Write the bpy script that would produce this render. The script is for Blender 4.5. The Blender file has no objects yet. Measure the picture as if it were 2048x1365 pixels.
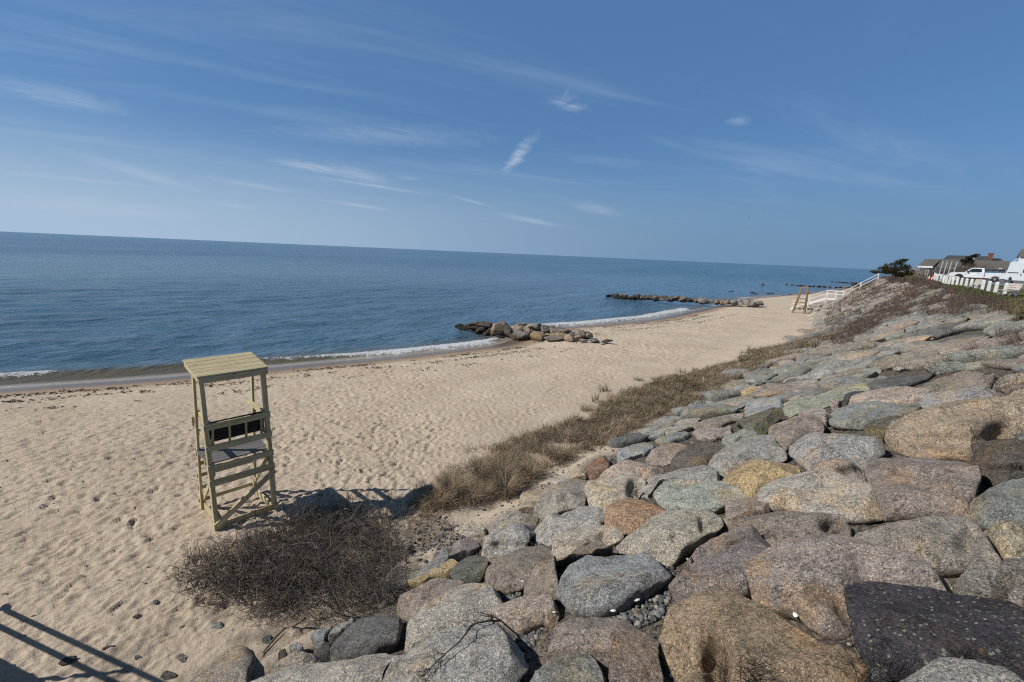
"""Beach below a granite sea wall, seen from the top of the wall."""
SKYMUL = (.53, .72, .92)
SKYBASE = (1.30, 3.0, 6.0)
HAZE_SUN = (4.5, 6.0, 7.8)
HAZE_FAR = (1.85, 3.2, 5.1)
CLOUDC = (6.2, 7.2, 8.4)
SKYSTR = 0.088
EXPO = 0.0
import bpy, bmesh, math, random
import numpy as np
from mathutils import Matrix, Vector
random.seed(11)
RNG = np.random.default_rng(11)
S = bpy.context.scene
COL = S.collection
# ------------------------------------------------------------------ camera
F = 910.0; ROLL = math.radians(2.49); EYE = 6.0
CX, CY = 1024.0, 682.5
TH = math.atan(-(463 + 0.0435 * 1024 - 682.5) * math.cos(ROLL) / F)
cr, sr, ct, st = math.cos(ROLL), math.sin(ROLL), math.cos(TH), math.sin(TH)
WA = math.radians(40.0)
SW, CW = math.sin(WA), math.cos(WA)
RZ = math.radians(50.0)            # rotation that turns local x along the wall, local y to the sea

def xy(s, t):
    return (s * SW - t * CW, s * CW + t * SW)

def st_of(x, y):
    return (x * SW + y * CW, -x * CW + y * SW)

def rays(px, py):
    u = np.asarray(px, float) - CX; v = np.asarray(py, float) - CY
    a = u * cr + v * sr; b = -u * sr + v * cr
    return np.stack([a, F * ct - b * st, -(F * st + b * ct)], -1)

def project(P):
    P = np.asarray(P, float)
    x, y, z = P[..., 0], P[..., 1], P[..., 2] - EYE
    dep = y * ct - z * st; b = -y * st - z * ct
    a = x / dep * F; b = b / dep * F
    return np.stack([CX + a * cr - b * sr, CY + a * sr + b * cr], -1)

def at_z(px, py, z=0.0):
    d = rays(px, py); k = (z - EYE) / d[2]
    return Vector((d[0] * k, d[1] * k, z))

def at_depth(px, py, dep):
    d = rays(px, py); k = dep / F
    return Vector((d[0] * k, d[1] * k, EYE + d[2] * k))

def at_diag(px, py, D):
    d = rays(px, py); k = D / ((d[0] + d[1]) * 0.70710678)
    return Vector((d[0] * k, d[1] * k, EYE + d[2] * k))

cam_d = bpy.data.cameras.new("camera"); cam = bpy.data.objects.new("camera", cam_d); COL.objects.link(cam)
ua = Vector((cr, sr * st, sr * ct)); ua = Vector((cr, 0, 0)) + (-sr) * Vector((0, -st, -ct))
va = Vector((sr, 0, 0)) + cr * Vector((0, -st, -ct))
fw = Vector((0, ct, -st))
M = Matrix((ua, -va, -fw)).transposed().to_4x4(); M.translation = (0, 0, EYE)
cam.matrix_world = M
cam_d.sensor_width = 36.0; cam_d.lens = F / 2048 * 36.0
cam_d.clip_start = 0.05; cam_d.clip_end = 80000
S.camera = cam

# ------------------------------------------------------------------ noise
def _hash(ix, iy, iz, seed):
    h = (ix * 374761393 + iy * 668265263 + iz * 1274126177 + seed * 974634777) & 0xffffffff
    h = ((h ^ (h >> 13)) * 1274126177) & 0xffffffff
    h = ((h ^ (h >> 16)) * 2246822519) & 0xffffffff
    return ((h ^ (h >> 15)) & 0xffffff) / float(0xffffff)

def vnoise(p, seed=0):
    p = np.asarray(p, float)
    i = np.floor(p).astype(np.int64); f = p - i; f = f * f * (3 - 2 * f)
    r = 0
    for dx in (0, 1):
        wx = f[..., 0] if dx else 1 - f[..., 0]
        for dy in (0, 1):
            wy = f[..., 1] if dy else 1 - f[..., 1]
            for dz in (0, 1):
                wz = f[..., 2] if dz else 1 - f[..., 2]
                r = r + wx * wy * wz * _hash(i[..., 0] + dx, i[..., 1] + dy, i[..., 2] + dz, seed)
    return r * 2 - 1

def fbm(p, octs=4, seed=0, gain=0.5):
    p = np.asarray(p, float); a = 1.0; r = 0; n = 0
    for k in range(octs):
        r = r + a * vnoise(p * (2.03 ** k) + 17.3 * k, seed + k); n += a; a *= gain
    return r / n

def fbm2(x, y, sc, octs=4, seed=0, gain=0.5):
    return fbm(np.stack([np.asarray(x) * sc, np.asarray(y) * sc, np.zeros_like(np.asarray(x, float)) + 0.37], -1), octs, seed, gain)

def sstep(a, b, x):
    t = np.clip((x - a) / (b - a), 0, 1)
    return t * t * (3 - 2 * t)

# ------------------------------------------------------------------ terrain
_sg = np.arange(-400, 4001, 1.0)
def _knots(ks, sm=3):
    v = np.interp(_sg, [k[0] for k in ks], [k[1] for k in ks])
    w = np.exp(-0.5 * (np.arange(-3 * sm, 3 * sm + 1) / sm) ** 2); w /= w.sum()
    v = np.convolve(np.pad(v, 3 * sm, mode='edge'), w, mode='valid')
    return lambda s: np.interp(s, _sg, v)
TOE = _knots([(-60, 6.6), (35, 6.6), (49, 5.9), (60, 7.0), (70, 8.4), (76, 8.8), (110, 9.0), (150, 8), (4000, 8)])
CREST = _knots([(-60, -3.8), (28, -3.8), (46, -2.8), (60, -0.5), (76, 2.4), (90, 2.2), (110, 0.5), (150, -1), (4000, -1)])
SHORE = _knots([(-400, 120), (-80, 58), (-25, 40), (0.2, 29.9), (3.4, 28.5), (6.5, 27.3), (10.3, 26.4), (17.6, 24.3), (25.6, 22.7),
                (30, 24.4), (34.8, 25.2), (41.9, 23.3), (50.7, 21.7), (66.3, 21.8), (80.3, 22.5), (101.3, 23.7), (133, 18.8),
                (167, 16), (215, 14.7), (300, 12), (700, -10), (4000, -200)], 1)
WATER = -0.9

def plateau0(s):
    return 4.4 + 0.0065 * np.clip(s - 40, 0, 80)

def slope_z(s, t):
    T = TOE(s); C = CREST(s)
    return plateau0(s) * (T - t) / (T - C)

def shore_d(s, t):
    return (SHORE(s) - t) * 0.93

def beach_z(s, t):
    d = shore_d(s, t)
    z = np.where(d > 0, -0.9 * np.exp(-np.maximum(d, 0) / 6.0), -0.9 + np.clip(d * 0.11, -6, 0))
    bank = 0.38 * sstep(9.5, 5.5, t) * np.interp(s, [0, 8, 20, 50, 62], [0, .1, .8, 1.0, 0])
    return z + bank

def ground_z(s, t):
    s = np.asarray(s, float); t = np.asarray(t, float)
    T = TOE(s); C = CREST(s)
    b = beach_z(s, t)
    top = plateau0(s) + 0.04 * np.clip(-5 - t, 0, 10)
    return np.where(t >= T, b, np.where(t > C, np.maximum(b, slope_z(s, t)), np.maximum(top, 0)))

def hit(px, py, off=0.0):
    """where the pixel rays meet the ground (plus an offset)"""
    px = np.atleast_1d(np.asarray(px, float)); py = np.atleast_1d(np.asarray(py, float))
    off = np.broadcast_to(np.asarray(off, float), px.shape)
    d = rays(px, py); d = d / np.linalg.norm(d, axis=1, keepdims=True)
    ks = np.geomspace(1.2, 400, 900)
    lo = np.full(len(px), ks[-1]); done = np.zeros(len(px), bool); prev = np.full(len(px), ks[0]); hi = lo.copy()
    for k in ks:
        P = d * k; s, t = st_of(P[:, 0], P[:, 1])
        below = (EYE + P[:, 2]) <= ground_z(s, t) + off
        new = below & ~done
        lo[new] = prev[new]; hi[new] = k; done |= new; prev[:] = k
    for _ in range(24):
        m = (lo + hi) / 2; P = d * m[:, None]; s, t = st_of(P[:, 0], P[:, 1])
        b = (EYE + P[:, 2]) <= ground_z(s, t) + off
        hi = np.where(b, m, hi); lo = np.where(b, lo, m)
    P = d * hi[:, None]; P[:, 2] += EYE
    return P

# ------------------------------------------------------------------ object helpers
def tag(o, label=None, cat=None, group=None, kind=None):
    if label: o["label"] = label
    if cat: o["category"] = cat
    if group: o["group"] = group
    if kind: o["kind"] = kind
    return o

def link(name, me, mat=None, parent=None, loc=None, rz=0.0):
    o = bpy.data.objects.new(name, me); COL.objects.link(o)
    if mat is not None and me is not None: me.materials.append(mat)
    if loc is not None: o.location = loc
    if rz: o.rotation_euler = (0, 0, rz)
    if parent is not None: o.parent = parent
    return o

def empty(name, loc, rz=0.0):
    o = bpy.data.objects.new(name, None); COL.objects.link(o); o.location = loc; o.rotation_euler = (0, 0, rz)
    o.empty_display_size = 0.2
    return o

def copy_tree(o, parent=None):
    c = o.copy(); COL.objects.link(c)
    if parent is not None: c.parent = parent
    for ch in list(o.children): copy_tree(ch, c)
    return c

def np_mesh(name, V, faces, smooth=False, attrs=None):
    """V (n,3); faces (m,k) array of quads or triangles"""
    me = bpy.data.meshes.new(name)
    V = np.ascontiguousarray(V, np.float32); faces = np.ascontiguousarray(faces, np.int32)
    n, k = faces.shape
    me.vertices.add(len(V)); me.vertices.foreach_set("co", V.ravel())
    me.loops.add(n * k); me.loops.foreach_set("vertex_index", faces.ravel())
    me.polygons.add(n); me.polygons.foreach_set("loop_start", np.arange(0, n * k, k, dtype=np.int32))
    if smooth: me.polygons.foreach_set("use_smooth", np.ones(n, bool))
    for an, (kind, data) in (attrs or {}).items():
        a = me.attributes.new(an, kind, 'POINT')
        key = 'color' if 'COLOR' in kind else ('vector' if 'VECTOR' in kind else 'value')
        a.data.foreach_set(key, np.ascontiguousarray(data, np.float32).ravel())
    me.update(calc_edges=True); me.validate()
    return me

class MB:
    """collects boxes, boards, tubes, prisms into one mesh; keeps a 'grain' vector along each board"""
    def __init__(s): s.v = []; s.f = []; s.g = []
    def add(s, vs, fs, gs=None):
        b = len(s.v); s.v += [tuple(v) for v in vs]; s.f += [tuple(b + i for i in f) for f in fs]
        s.g += [tuple(g) for g in (gs if gs is not None else vs)]
        return s
    def board(s, p0, p1, w, t, up=(0, 0, 1)):
        """bar from p0 to p1, w wide along the side axis, t thick along 'up' made square to the bar"""
        p0 = Vector(p0); p1 = Vector(p1); d = (p1 - p0); L = d.length; d.normalize()
        up = Vector(up); sd = d.cross(up)
        if sd.length < 1e-4: sd = d.cross(Vector((1, 0, 0)))
        sd.normalize(); u = sd.cross(d).normalized()
        o = random.random() * 50; vs = []; gs = []
        c = min(w, t) * 0.08
        prof = [(-w/2 + c, -t/2), (w/2 - c, -t/2), (w/2, -t/2 + c), (w/2, t/2 - c), (w/2 - c, t/2), (-w/2 + c, t/2), (-w/2, t/2 - c), (-w/2, -t/2 + c)]
        for e, p in ((0, p0), (L, p1)):
            for a, b in prof:
                vs.append(p + sd * a + u * b); gs.append((e + o, a + o * 0.37, b + o * 0.71))
        fs = [(i, (i + 1) % 8, 8 + (i + 1) % 8, 8 + i) for i in range(8)]
        fs += [tuple(range(7, -1, -1)), tuple(range(8, 16))]
        return s.add(vs, fs, gs)
    def box(s, x0, x1, y0, y1, z0, z1):
        vs = [(x, y, z) for x in (x0, x1) for y in (y0, y1) for z in (z0, z1)]
        return s.add(vs, [(0, 1, 3, 2), (4, 6, 7, 5), (0, 4, 5, 1), (2, 3, 7, 6), (0, 2, 6, 4), (1, 5, 7, 3)])
    def tube(s, pts, r, n=6, r1=None):
        pts = [Vector(p) for p in pts]; vs = []; fs = []
        for i, p in enumerate(pts):
            d = (pts[min(i + 1, len(pts) - 1)] - pts[max(i - 1, 0)]).normalized()
            a = d.cross(Vector((0, 0, 1)))
            if a.length < 1e-3: a = Vector((1, 0, 0))
            a.normalize(); b = d.cross(a)
            rr = r if r1 is None else r + (r1 - r) * i / (len(pts) - 1)
            for j in range(n):
                an = 2 * math.pi * j / n; vs.append(p + a * (rr * math.cos(an)) + b * (rr * math.sin(an)))
        for i in range(len(pts) - 1):
            for j in range(n):
                fs.append((i * n + j, i * n + (j + 1) % n, (i + 1) * n + (j + 1) % n, (i + 1) * n + j))
        fs += [tuple(range(n - 1, -1, -1)), tuple(range((len(pts) - 1) * n, len(pts) * n))]
        return s.add(vs, fs)
    def lathe(s, prof, n=16, axis='z', c=(0, 0, 0)):
        vs = []; fs = []
        for r, h in prof:
            for j in range(n):
                a = 2 * math.pi * j / n; p = (r * math.cos(a), r * math.sin(a), h)
                if axis == 'y': p = (p[0], p[2], p[1])
                vs.append((p[0] + c[0], p[1] + c[1], p[2] + c[2]))
        m = len(prof)
        for i in range(m - 1):
            for j in range(n): fs.append((i * n + j, i * n + (j + 1) % n, (i + 1) * n + (j + 1) % n, (i + 1) * n + j))
        fs += [tuple(range(n - 1, -1, -1)), tuple(range((m - 1) * n, m * n))]
        return s.add(vs, fs)
    def prism(s, poly, y0, y1):
        """x-z polygon pushed out along y"""
        n = len(poly)
        vs = [(x, y0, z) for x, z in poly] + [(x, y1, z) for x, z in poly]
        fs = [tuple(range(n)), tuple(range(2 * n - 1, n - 1, -1))] + [(i, i + n, (i + 1) % n + n, (i + 1) % n) for i in range(n)]
        return s.add(vs, fs)
    def build(s, name, mat, parent=None, loc=None, rz=0.0, smooth=False, bevel=0.0):
        me = bpy.data.meshes.new(name); me.from_pydata(s.v, [], s.f)
        a = me.attributes.new("grain", 'FLOAT_VECTOR', 'POINT')
        a.data.foreach_set("vector", np.array(s.g, np.float32).ravel())
        bm = bmesh.new(); bm.from_mesh(me); bmesh.ops.recalc_face_normals(bm, faces=bm.faces)
        if bevel:
            bmesh.ops.bevel(bm, geom=[e for e in bm.edges if e.calc_face_angle(0) > 0.5], offset=bevel, segments=2, affect='EDGES')
        bm.to_mesh(me); bm.free()
        if smooth:
            me.polygons.foreach_set("use_smooth", np.ones(len(me.polygons), bool))
        return link(name, me, mat, parent, loc, rz)
# ------------------------------------------------------------------ materials
class NT:
    def __init__(s, name, world=False):
        s.m = bpy.data.materials.new(name); s.m.use_nodes = True; s.t = s.m.node_tree; s.t.nodes.clear()
    def n(s, kind, **kw):
        nd = s.t.nodes.new(kind)
        for k, v in kw.items():
            if k.startswith('_'): setattr(nd, k[1:], v)
        for k, v in kw.items():
            if not k.startswith('_'):
                key = k.replace('__', ' ')
                if key.isdigit(): key = int(key)
                s.set(nd.inputs[key], v)
        return nd
    def set(s, sock, v):
        if hasattr(v, 'is_output') or isinstance(v, bpy.types.NodeSocket): s.t.links.new(v, sock)
        elif isinstance(v, (tuple, list)) and sock.type == 'RGBA' and len(v) == 3: sock.default_value = (*v, 1)
        else: sock.default_value = v
    def math(s, op, a, b=0.0, c=None, clamp=False):
        nd = s.t.nodes.new('ShaderNodeMath'); nd.operation = op; nd.use_clamp = clamp
        s.set(nd.inputs[0], a); s.set(nd.inputs[1], b)
        if c is not None: s.set(nd.inputs[2], c)
        return nd.outputs[0]
    def vmath(s, op, a, b=(0, 0, 0)):
        nd = s.t.nodes.new('ShaderNodeVectorMath'); nd.operation = op
        s.set(nd.inputs[0], a); s.set(nd.inputs[1], b)
        return nd.outputs[0]
    def mix(s, f, a, b, mode='MIX'):
        nd = s.t.nodes.new('ShaderNodeMix'); nd.data_type = 'RGBA'; nd.blend_type = mode; nd.clamp_factor = True
        s.set(nd.inputs[0], f); s.set(nd.inputs[6], a); s.set(nd.inputs[7], b)
        return nd.outputs[2]
    def ramp(s, f, stops, interp='LINEAR'):
        nd = s.t.nodes.new('ShaderNodeValToRGB'); nd.color_ramp.interpolation = interp
        el = nd.color_ramp.elements
        while len(el) > len(stops): el.remove(el[-1])
        while len(el) < len(stops): el.new(0.5)
        for e, (p, c) in zip(el, stops):
            e.position = p; e.color = (c, c, c, 1) if isinstance(c, (int, float)) else (*c[:3], 1)
        s.set(nd.inputs[0], f)
        return nd.outputs[0]
    def map(s, f, a, b, c=0.0, d=1.0):
        nd = s.t.nodes.new('ShaderNodeMapRange'); nd.interpolation_type = 'SMOOTHSTEP'
        for i, v in enumerate((f, a, b, c, d)): s.set(nd.inputs[i], v)
        return nd.outputs[0]
    def noise(s, vec, sc, det=4.0, rough=0.55, dist=0.0):
        nd = s.n('ShaderNodeTexNoise', Scale=sc, Detail=det, Roughness=rough, Distortion=dist)
        s.t.links.new(vec, nd.inputs['Vector'])
        return nd.outputs[0]
    def voro(s, vec, sc, feature='F1', out=0, rand=1.0):
        nd = s.n('ShaderNodeTexVoronoi', _feature=feature, Scale=sc, Randomness=rand)
        s.t.links.new(vec, nd.inputs['Vector'])
        return nd.outputs[out]
    def attr(s, name, out=2, kind='GEOMETRY'):
        nd = s.t.nodes.new('ShaderNodeAttribute'); nd.attribute_name = name; nd.attribute_type = kind
        return nd.outputs[out]
    def bump(s, h, strength, dist, normal=None):
        nd = s.n('ShaderNodeBump', Strength=strength, Distance=dist); s.t.links.new(h, nd.inputs['Height'])
        if normal is not None: s.t.links.new(normal, nd.inputs['Normal'])
        return nd.outputs[0]
    def out(s, base, rough=0.8, normal=None, spec=0.3, metal=0.0, **kw):
        b = s.n('ShaderNodeBsdfPrincipled'); s.set(b.inputs['Base Color'], base); s.set(b.inputs['Roughness'], rough)
        s.set(b.inputs['Specular IOR Level'], spec); s.set(b.inputs['Metallic'], metal)
        for k, v in kw.items(): s.set(b.inputs[k.replace('__', ' ')], v)
        if normal is not None: s.t.links.new(normal, b.inputs['Normal'])
        o = s.t.nodes.new('ShaderNodeOutputMaterial'); s.t.links.new(b.outputs[0], o.inputs[0])
        return s.m

def obj_vec(T, spread=True):
    co = T.n('ShaderNodeTexCoord').outputs['Object']
    if not spread: return co
    oi = T.n('ShaderNodeObjectInfo')
    return T.vmath('ADD', co, T.n('ShaderNodeCombineXYZ', X=T.math('MULTIPLY', oi.outputs['Random'], 91.0), Y=T.math('MULTIPLY', oi.outputs['Random'], 37.0), Z=T.math('MULTIPLY', oi.outputs['Random'], 53.0)).outputs[0])

def mat_granite(name="granite", tide=False):
    T = NT(name); v = obj_vec(T); oi = T.n('ShaderNodeObjectInfo')
    tint = oi.outputs['Color']; lich = oi.outputs['Alpha']; rnd = oi.outputs['Random']
    warm = T.noise(T.vmath('ADD', v, (7, 3, 1)), 1.1, 5, .62)
    c = T.mix(T.map(warm, .50, .66, 0, .62), tint, T.mix(1.0, tint, (1.28, 1.0, .68), 'MULTIPLY'))
    cool = T.noise(T.vmath('ADD', v, (17, 5, 31)), 1.4, 5, .62)
    c = T.mix(T.map(cool, .48, .66, 0, .6), c, T.mix(1.0, c, (.80, .84, .88), 'MULTIPLY'))
    stain = T.noise(T.vmath('ADD', v, (2, 9, 5)), 2.1, 8, .72)
    c = T.mix(T.map(stain, .52, .66, 0, .60), c, T.mix(1.0, c, (.46, .42, .40), 'MULTIPLY'))
    # gneiss banding, on some stones
    vb = T.vmath('MULTIPLY', T.n('ShaderNodeVectorRotate', Vector=v, Axis=(.4, .3, .8), Angle=T.math('MULTIPLY', rnd, 6.28)).outputs[0], (1.2, 9, 9))
    band = T.noise(vb, 1.0, 5, .65, .5)
    c = T.mix(T.math('MULTIPLY', T.map(band, .46, .66), T.map(rnd, .35, .9, .05, .55)), c, T.mix(1.0, c, (.55, .55, .56), 'MULTIPLY'))
    # crystal grain, with coarser clots that still read from afar
    g1 = T.noise(v, 64, 2, .7); g2 = T.n('ShaderNodeSeparateColor', Color=T.voro(v, 88, 'F1', 1)).outputs[0]
    g3 = T.noise(v, 26, 5, .78); g4 = T.noise(v, 9, 5, .72)
    c = T.mix(T.map(g4, .52, .66, 0, .50), c, T.mix(1.0, c, (.52, .51, .52), 'MULTIPLY'))
    c = T.mix(T.map(g3, .52, .64, 0, .70), c, T.mix(1.0, c, (1.60, 1.47, 1.28), 'MULTIPLY'))
    c = T.mix(T.map(g3, .47, .36, 0, .72), c, T.mix(1.0, c, (.36, .36, .38), 'MULTIPLY'))
    c = T.mix(T.map(g1, .52, .61, 0, .75), c, T.mix(1.0, c, (.24, .24, .26), 'MULTIPLY'))
    c = T.mix(T.map(g2, .70, .86, 0, .75), c, T.mix(1.0, c, (1.9, 1.85, 1.75), 'MULTIPLY'))
    # lichen: pale green crusts, a few orange ones
    lw = T.noise(v, 2.2, 4, .65); l1 = T.voro(v, 17.0); n2 = T.noise(v, 34, 4, .7)
    spot = T.math('MULTIPLY', T.map(T.math('ADD', l1, T.math('MULTIPLY', n2, .30)), .40, .30), T.map(T.math('ADD', lw, T.math('MULTIPLY', lich, .20)), .56, .64))
    c = T.mix(T.math('MULTIPLY', spot, T.math('MULTIPLY', T.map(lich, .02, .4, 0, .85), T.map(T.noise(v, 7.0, 3), .36, .52, .5, 1.0))), c, (.38, .42, .34))
    hz = T.noise(T.vmath('ADD', v, (3, 77, 2)), 4.5, 6, .7); c = T.mix(T.math('MULTIPLY', T.map(hz, .56, .70), T.map(lich, .05, .9, 0, .38)), c, (.30, .27, .27))
    ox = T.noise(T.vmath('ADD', v, (31, 4, 8)), 5.5, 5, .7)
    c = T.mix(T.math('MULTIPLY', T.map(ox, .64, .72), T.map(lich, .0, .6, .15, .7)), c, (.36, .19, .06))
    pt = T.noise(T.vmath('ADD', v, (1, 54, 8)), 0.7, 3, .6)
    c = T.mix(T.math('MULTIPLY', T.map(pt, .56, .66), T.map(lich, .35, .6, 0, .45)), c, (.25, .26, .15))
    # pits and cracks
    cr_ = T.noise(v, 1.7, 9, .74, .35); crack = T.map(T.math('ABSOLUTE', T.math('SUBTRACT', cr_, .5)), 0.0, .006)
    c = T.mix(T.map(crack, .8, .0, 0, .55), c, T.mix(1.0, c, (.3, .28, .26), 'MULTIPLY'))
    if tide:        # algae and wet below the high water line
        wz = T.n('ShaderNodeSeparateXYZ', Vector=T.n('ShaderNodeNewGeometry').outputs['Position']).outputs[2]
        wz = T.math('ADD', wz, T.math('MULTIPLY', T.math('SUBTRACT', stain, .5), .8))
        c = T.mix(T.map(wz, -.15, -.50, 0, .85), c, T.mix(1.0, c, (.26, .22, .17), 'MULTIPLY'))
    h = T.math('ADD', T.math('MULTIPLY', T.noise(v, 5.5, 10, .74), 1.0), T.math('MULTIPLY', T.noise(v, 40, 5, .8), .35))
    h = T.math('ADD', h, T.math('MULTIPLY', crack, .16))
    return T.out(c, .92, T.bump(h, 1.0, .095), .22)

def mat_sand():
    T = NT("sand"); co = T.n('ShaderNodeNewGeometry').outputs['Position']
    cov = T.n('ShaderNodeSeparateColor', Color=T.attr('cover', 0)); wet, soil, turf = cov.outputs[0], cov.outputs[1], cov.outputs[2]
    rough_sand = T.attr('trample')
    n1 = T.noise(co, .35, 5, .6); n2 = T.noise(co, 2.4, 5, .65); n3 = T.noise(co, 90, 3, .7)
    c = T.mix(T.map(n1, .3, .7), (.45, .365, .277), (.525, .433, .337))
    c = T.mix(T.map(n2, .52, .75, 0, .35), c, (.39, .315, .24))
    c = T.mix(T.map(n3, .56, .72, 0, .35), c, (.26, .19, .125))
    c = T.mix(T.map(n3, .42, .3, 0, .3), c, (.66, .56, .43))
    sp = T.voro(co, 3.1); nsp = T.noise(co, .8, 4, .6)
    c = T.mix(T.math('MULTIPLY', T.map(sp, .075, .05), T.map(nsp, .5, .58, 0, .85)), c, (.07, .055, .04))
    c = T.mix(T.map(wet, 0.02, .45, 0, .75), c, (.235, .165, .11))
    c = T.mix(T.map(wet, .45, .95, 0, 1), c, (.135, .098, .072))
    g = T.voro(co, 26, 'F1', 1); g = T.n('ShaderNodeSeparateColor', Color=g).outputs[0]; gn = T.noise(co, 14, 5, .7)
    so = T.mix(T.map(g, .2, .9), (.055, .05, .045), (.19, .165, .135)); so = T.mix(T.map(gn, .45, .65, 0, .6), so, (.15, .105, .065))
    c = T.mix(soil, c, so)
    tn = T.noise(co, 3.0, 6, .7); tf = T.mix(T.map(tn, .35, .65), (.10, .085, .04), (.16, .125, .06))
    tf = T.mix(T.map(T.noise(co, .6, 4, .6), .45, .62), tf, (.06, .085, .025))
    c = T.mix(turf, c, tf)
    h = T.math('ADD', T.math('MULTIPLY', T.noise(co, 6, 7, .7), .8), T.math('MULTIPLY', T.noise(co, 34, 4, .75), .22))
    dm = T.voro(co, 3.4, 'SMOOTH_F1'); h = T.math('ADD', h, T.math('MULTIPLY', T.math('MULTIPLY', dm, rough_sand), 1.0))
    h = T.math('ADD', h, T.math('MULTIPLY', T.math('MULTIPLY', g, soil), .6))
    bs = T.map(wet, .2, .9, 1.0, .12)
    nd = T.n('ShaderNodeBump', Distance=.075); T.t.links.new(h, nd.inputs['Height']); T.t.links.new(bs, nd.inputs['Strength'])
    return T.out(c, T.map(wet, .5, 1.0, .95, .22), nd.outputs[0], T.map(wet, .4, 1.0, .1, .45))

def mat_sea():
    T = NT("sea_water"); co = T.n('ShaderNodeNewGeometry').outputs['Position']
    shal = T.attr('shallow'); foam = T.attr('foam'); far = T.attr('far')
    rot = T.n('ShaderNodeVectorRotate', Vector=co, Axis=(0, 0, 1), Angle=math.radians(-62)).outputs[0]
    v1 = T.vmath('MULTIPLY', rot, (.30, 1.0, 1.0)); v2 = T.vmath('MULTIPLY', rot, (.5, 1.0, 1.0)); v3 = T.vmath('MULTIPLY', rot, (.10, .30, 1))
    big = T.noise(v3, .35, 3, .55); mid = T.noise(v1, .6, 4, .6, .4); small = T.noise(v2, 2.3, 5, .66, .3)
    h = T.math('ADD', T.math('MULTIPLY', mid, .60), T.math('MULTIPLY', small, .36))
    h = T.math('ADD', h, T.math('MULTIPLY', big, .7))
    patch = T.noise(T.vmath('MULTIPLY', rot, (.004, .02, 1)), 1.0, 6, .62)
    deep = T.mix(T.map(patch, .38, .64), (.050, .122, .190), (.086, .168, .242))
    ripple = T.math('ADD', T.math('MULTIPLY', small, .6), T.math('MULTIPLY', mid, .4))
    deep = T.mix(T.map(ripple, .46, .60, 0, .75), deep, (.016, .048, .068))
    sw = T.noise(T.vmath('MULTIPLY', rot, (.035, .20, 1)), 1.0, 4, .6, .5)
    deep = T.mix(T.map(sw, .50, .66, 0, .42), deep, (.018, .052, .074))
    c = T.mix(T.map(shal, .10, .65), deep, (.115, .095, .052))
    c = T.mix(T.map(shal, .72, .95), c, (.31, .265, .21))
    fn = T.noise(co, 2.6, 7, .74, .8); f2 = T.noise(co, 15, 4, .75)
    fm = T.map(T.math('ADD', foam, T.math('ADD', T.math('MULTIPLY', T.math('SUBTRACT', fn, .5), 2.3), T.math('MULTIPLY', T.math('SUBTRACT', f2, .5), 1.2))), .50, .66)
    fm = T.math('MULTIPLY', fm, T.map(foam, .05, .18))
    c = T.mix(fm, c, T.mix(T.map(f2, .35, .65), (.52, .55, .56), (.80, .81, .80)))
    h = T.math('ADD', h, T.math('MULTIPLY', T.math('MULTIPLY', fm, f2), .35))
    nd = T.n('ShaderNodeBump', Strength=T.map(shal, .5, 1.0, 1.0, .35), Distance=.55); T.t.links.new(h, nd.inputs['Height'])
    rgh = T.math('MAXIMUM', T.math('MULTIPLY', fm, .8), T.map(far, 0, 1, .12, .24))
    return T.out(c, rgh, nd.outputs[0], .42, IOR=1.33)

def mat_wood(name, col, dark, sc=1.0, rough=.75):
    T = NT(name); g = T.attr('grain', 1)
    v = T.vmath('MULTIPLY', g, (1.1 * sc, 17 * sc, 17 * sc)); n = T.noise(v, 1.0, 5, .62, .3)
    c = T.mix(T.map(n, .38, .68), col, dark)
    big = T.noise(T.vmath('MULTIPLY', g, (.8, 2, 2)), 1.0, 4, .6)
    c = T.mix(T.map(big, .4, .7, 0, .45), c, T.mix(1.0, c, (.82, .74, .6), 'MULTIPLY'))
    c = T.mix(T.math('MULTIPLY', T.n('ShaderNodeObjectInfo').outputs['Random'], .4), c, T.mix(1.0, c, (.74, .73, .69), 'MULTIPLY'))
    we = T.noise(T.vmath('MULTIPLY', g, (1.6, 4, 4)), 1.0, 5, .7); c = T.mix(T.map(we, .54, .70, 0, .5), c, T.mix(1.0, c, (.76, .74, .70), 'MULTIPLY'))
    kn = T.voro(T.vmath('MULTIPLY', g, (2.2, 7.5, 7.5)), 1.0); c = T.mix(T.map(kn, .13, .07, 0, .85), c, (.13, .075, .035))
    return T.out(c, rough, T.bump(n, .35, .004), .25)

def mat_plain(name, col, rough=.6, var=.12, sc=6.0, spec=.4, metal=0.0, bump=0.0, dirt=None):
    T = NT(name); v = obj_vec(T)
    n = T.noise(v, sc, 5, .65)
    c = T.mix(T.map(n, .3, .7), tuple(x * (1 - var) for x in col), tuple(min(1, x * (1 + var)) for x in col))
    if dirt: c = T.mix(T.map(T.noise(v, sc * .6, 6, .7), .5, .7, 0, .7), c, dirt)
    return T.out(c, rough, T.bump(n, 1.0, bump) if bump else None, spec, metal)

def mat_attrcol(name, rough=.85, spec=.15, trans=0.0):
    """colour carried by each blade, twig or leaf"""
    T = NT(name); c = T.attr('tone', 0)
    b = T.n('ShaderNodeBsdfPrincipled', Roughness=rough); T.set(b.inputs['Base Color'], c); T.set(b.inputs['Specular IOR Level'], spec)
    o = T.t.nodes.new('ShaderNodeOutputMaterial')
    if trans:
        tr = T.n('ShaderNodeBsdfTranslucent'); T.t.links.new(c, tr.inputs['Color'])
        mx = T.n('ShaderNodeMixShader'); mx.inputs[0].default_value = trans
        T.t.links.new(b.outputs[0], mx.inputs[1]); T.t.links.new(tr.outputs[0], mx.inputs[2]); T.t.links.new(mx.outputs[0], o.inputs[0])
    else: T.t.links.new(b.outputs[0], o.inputs[0])
    return T.m

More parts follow.
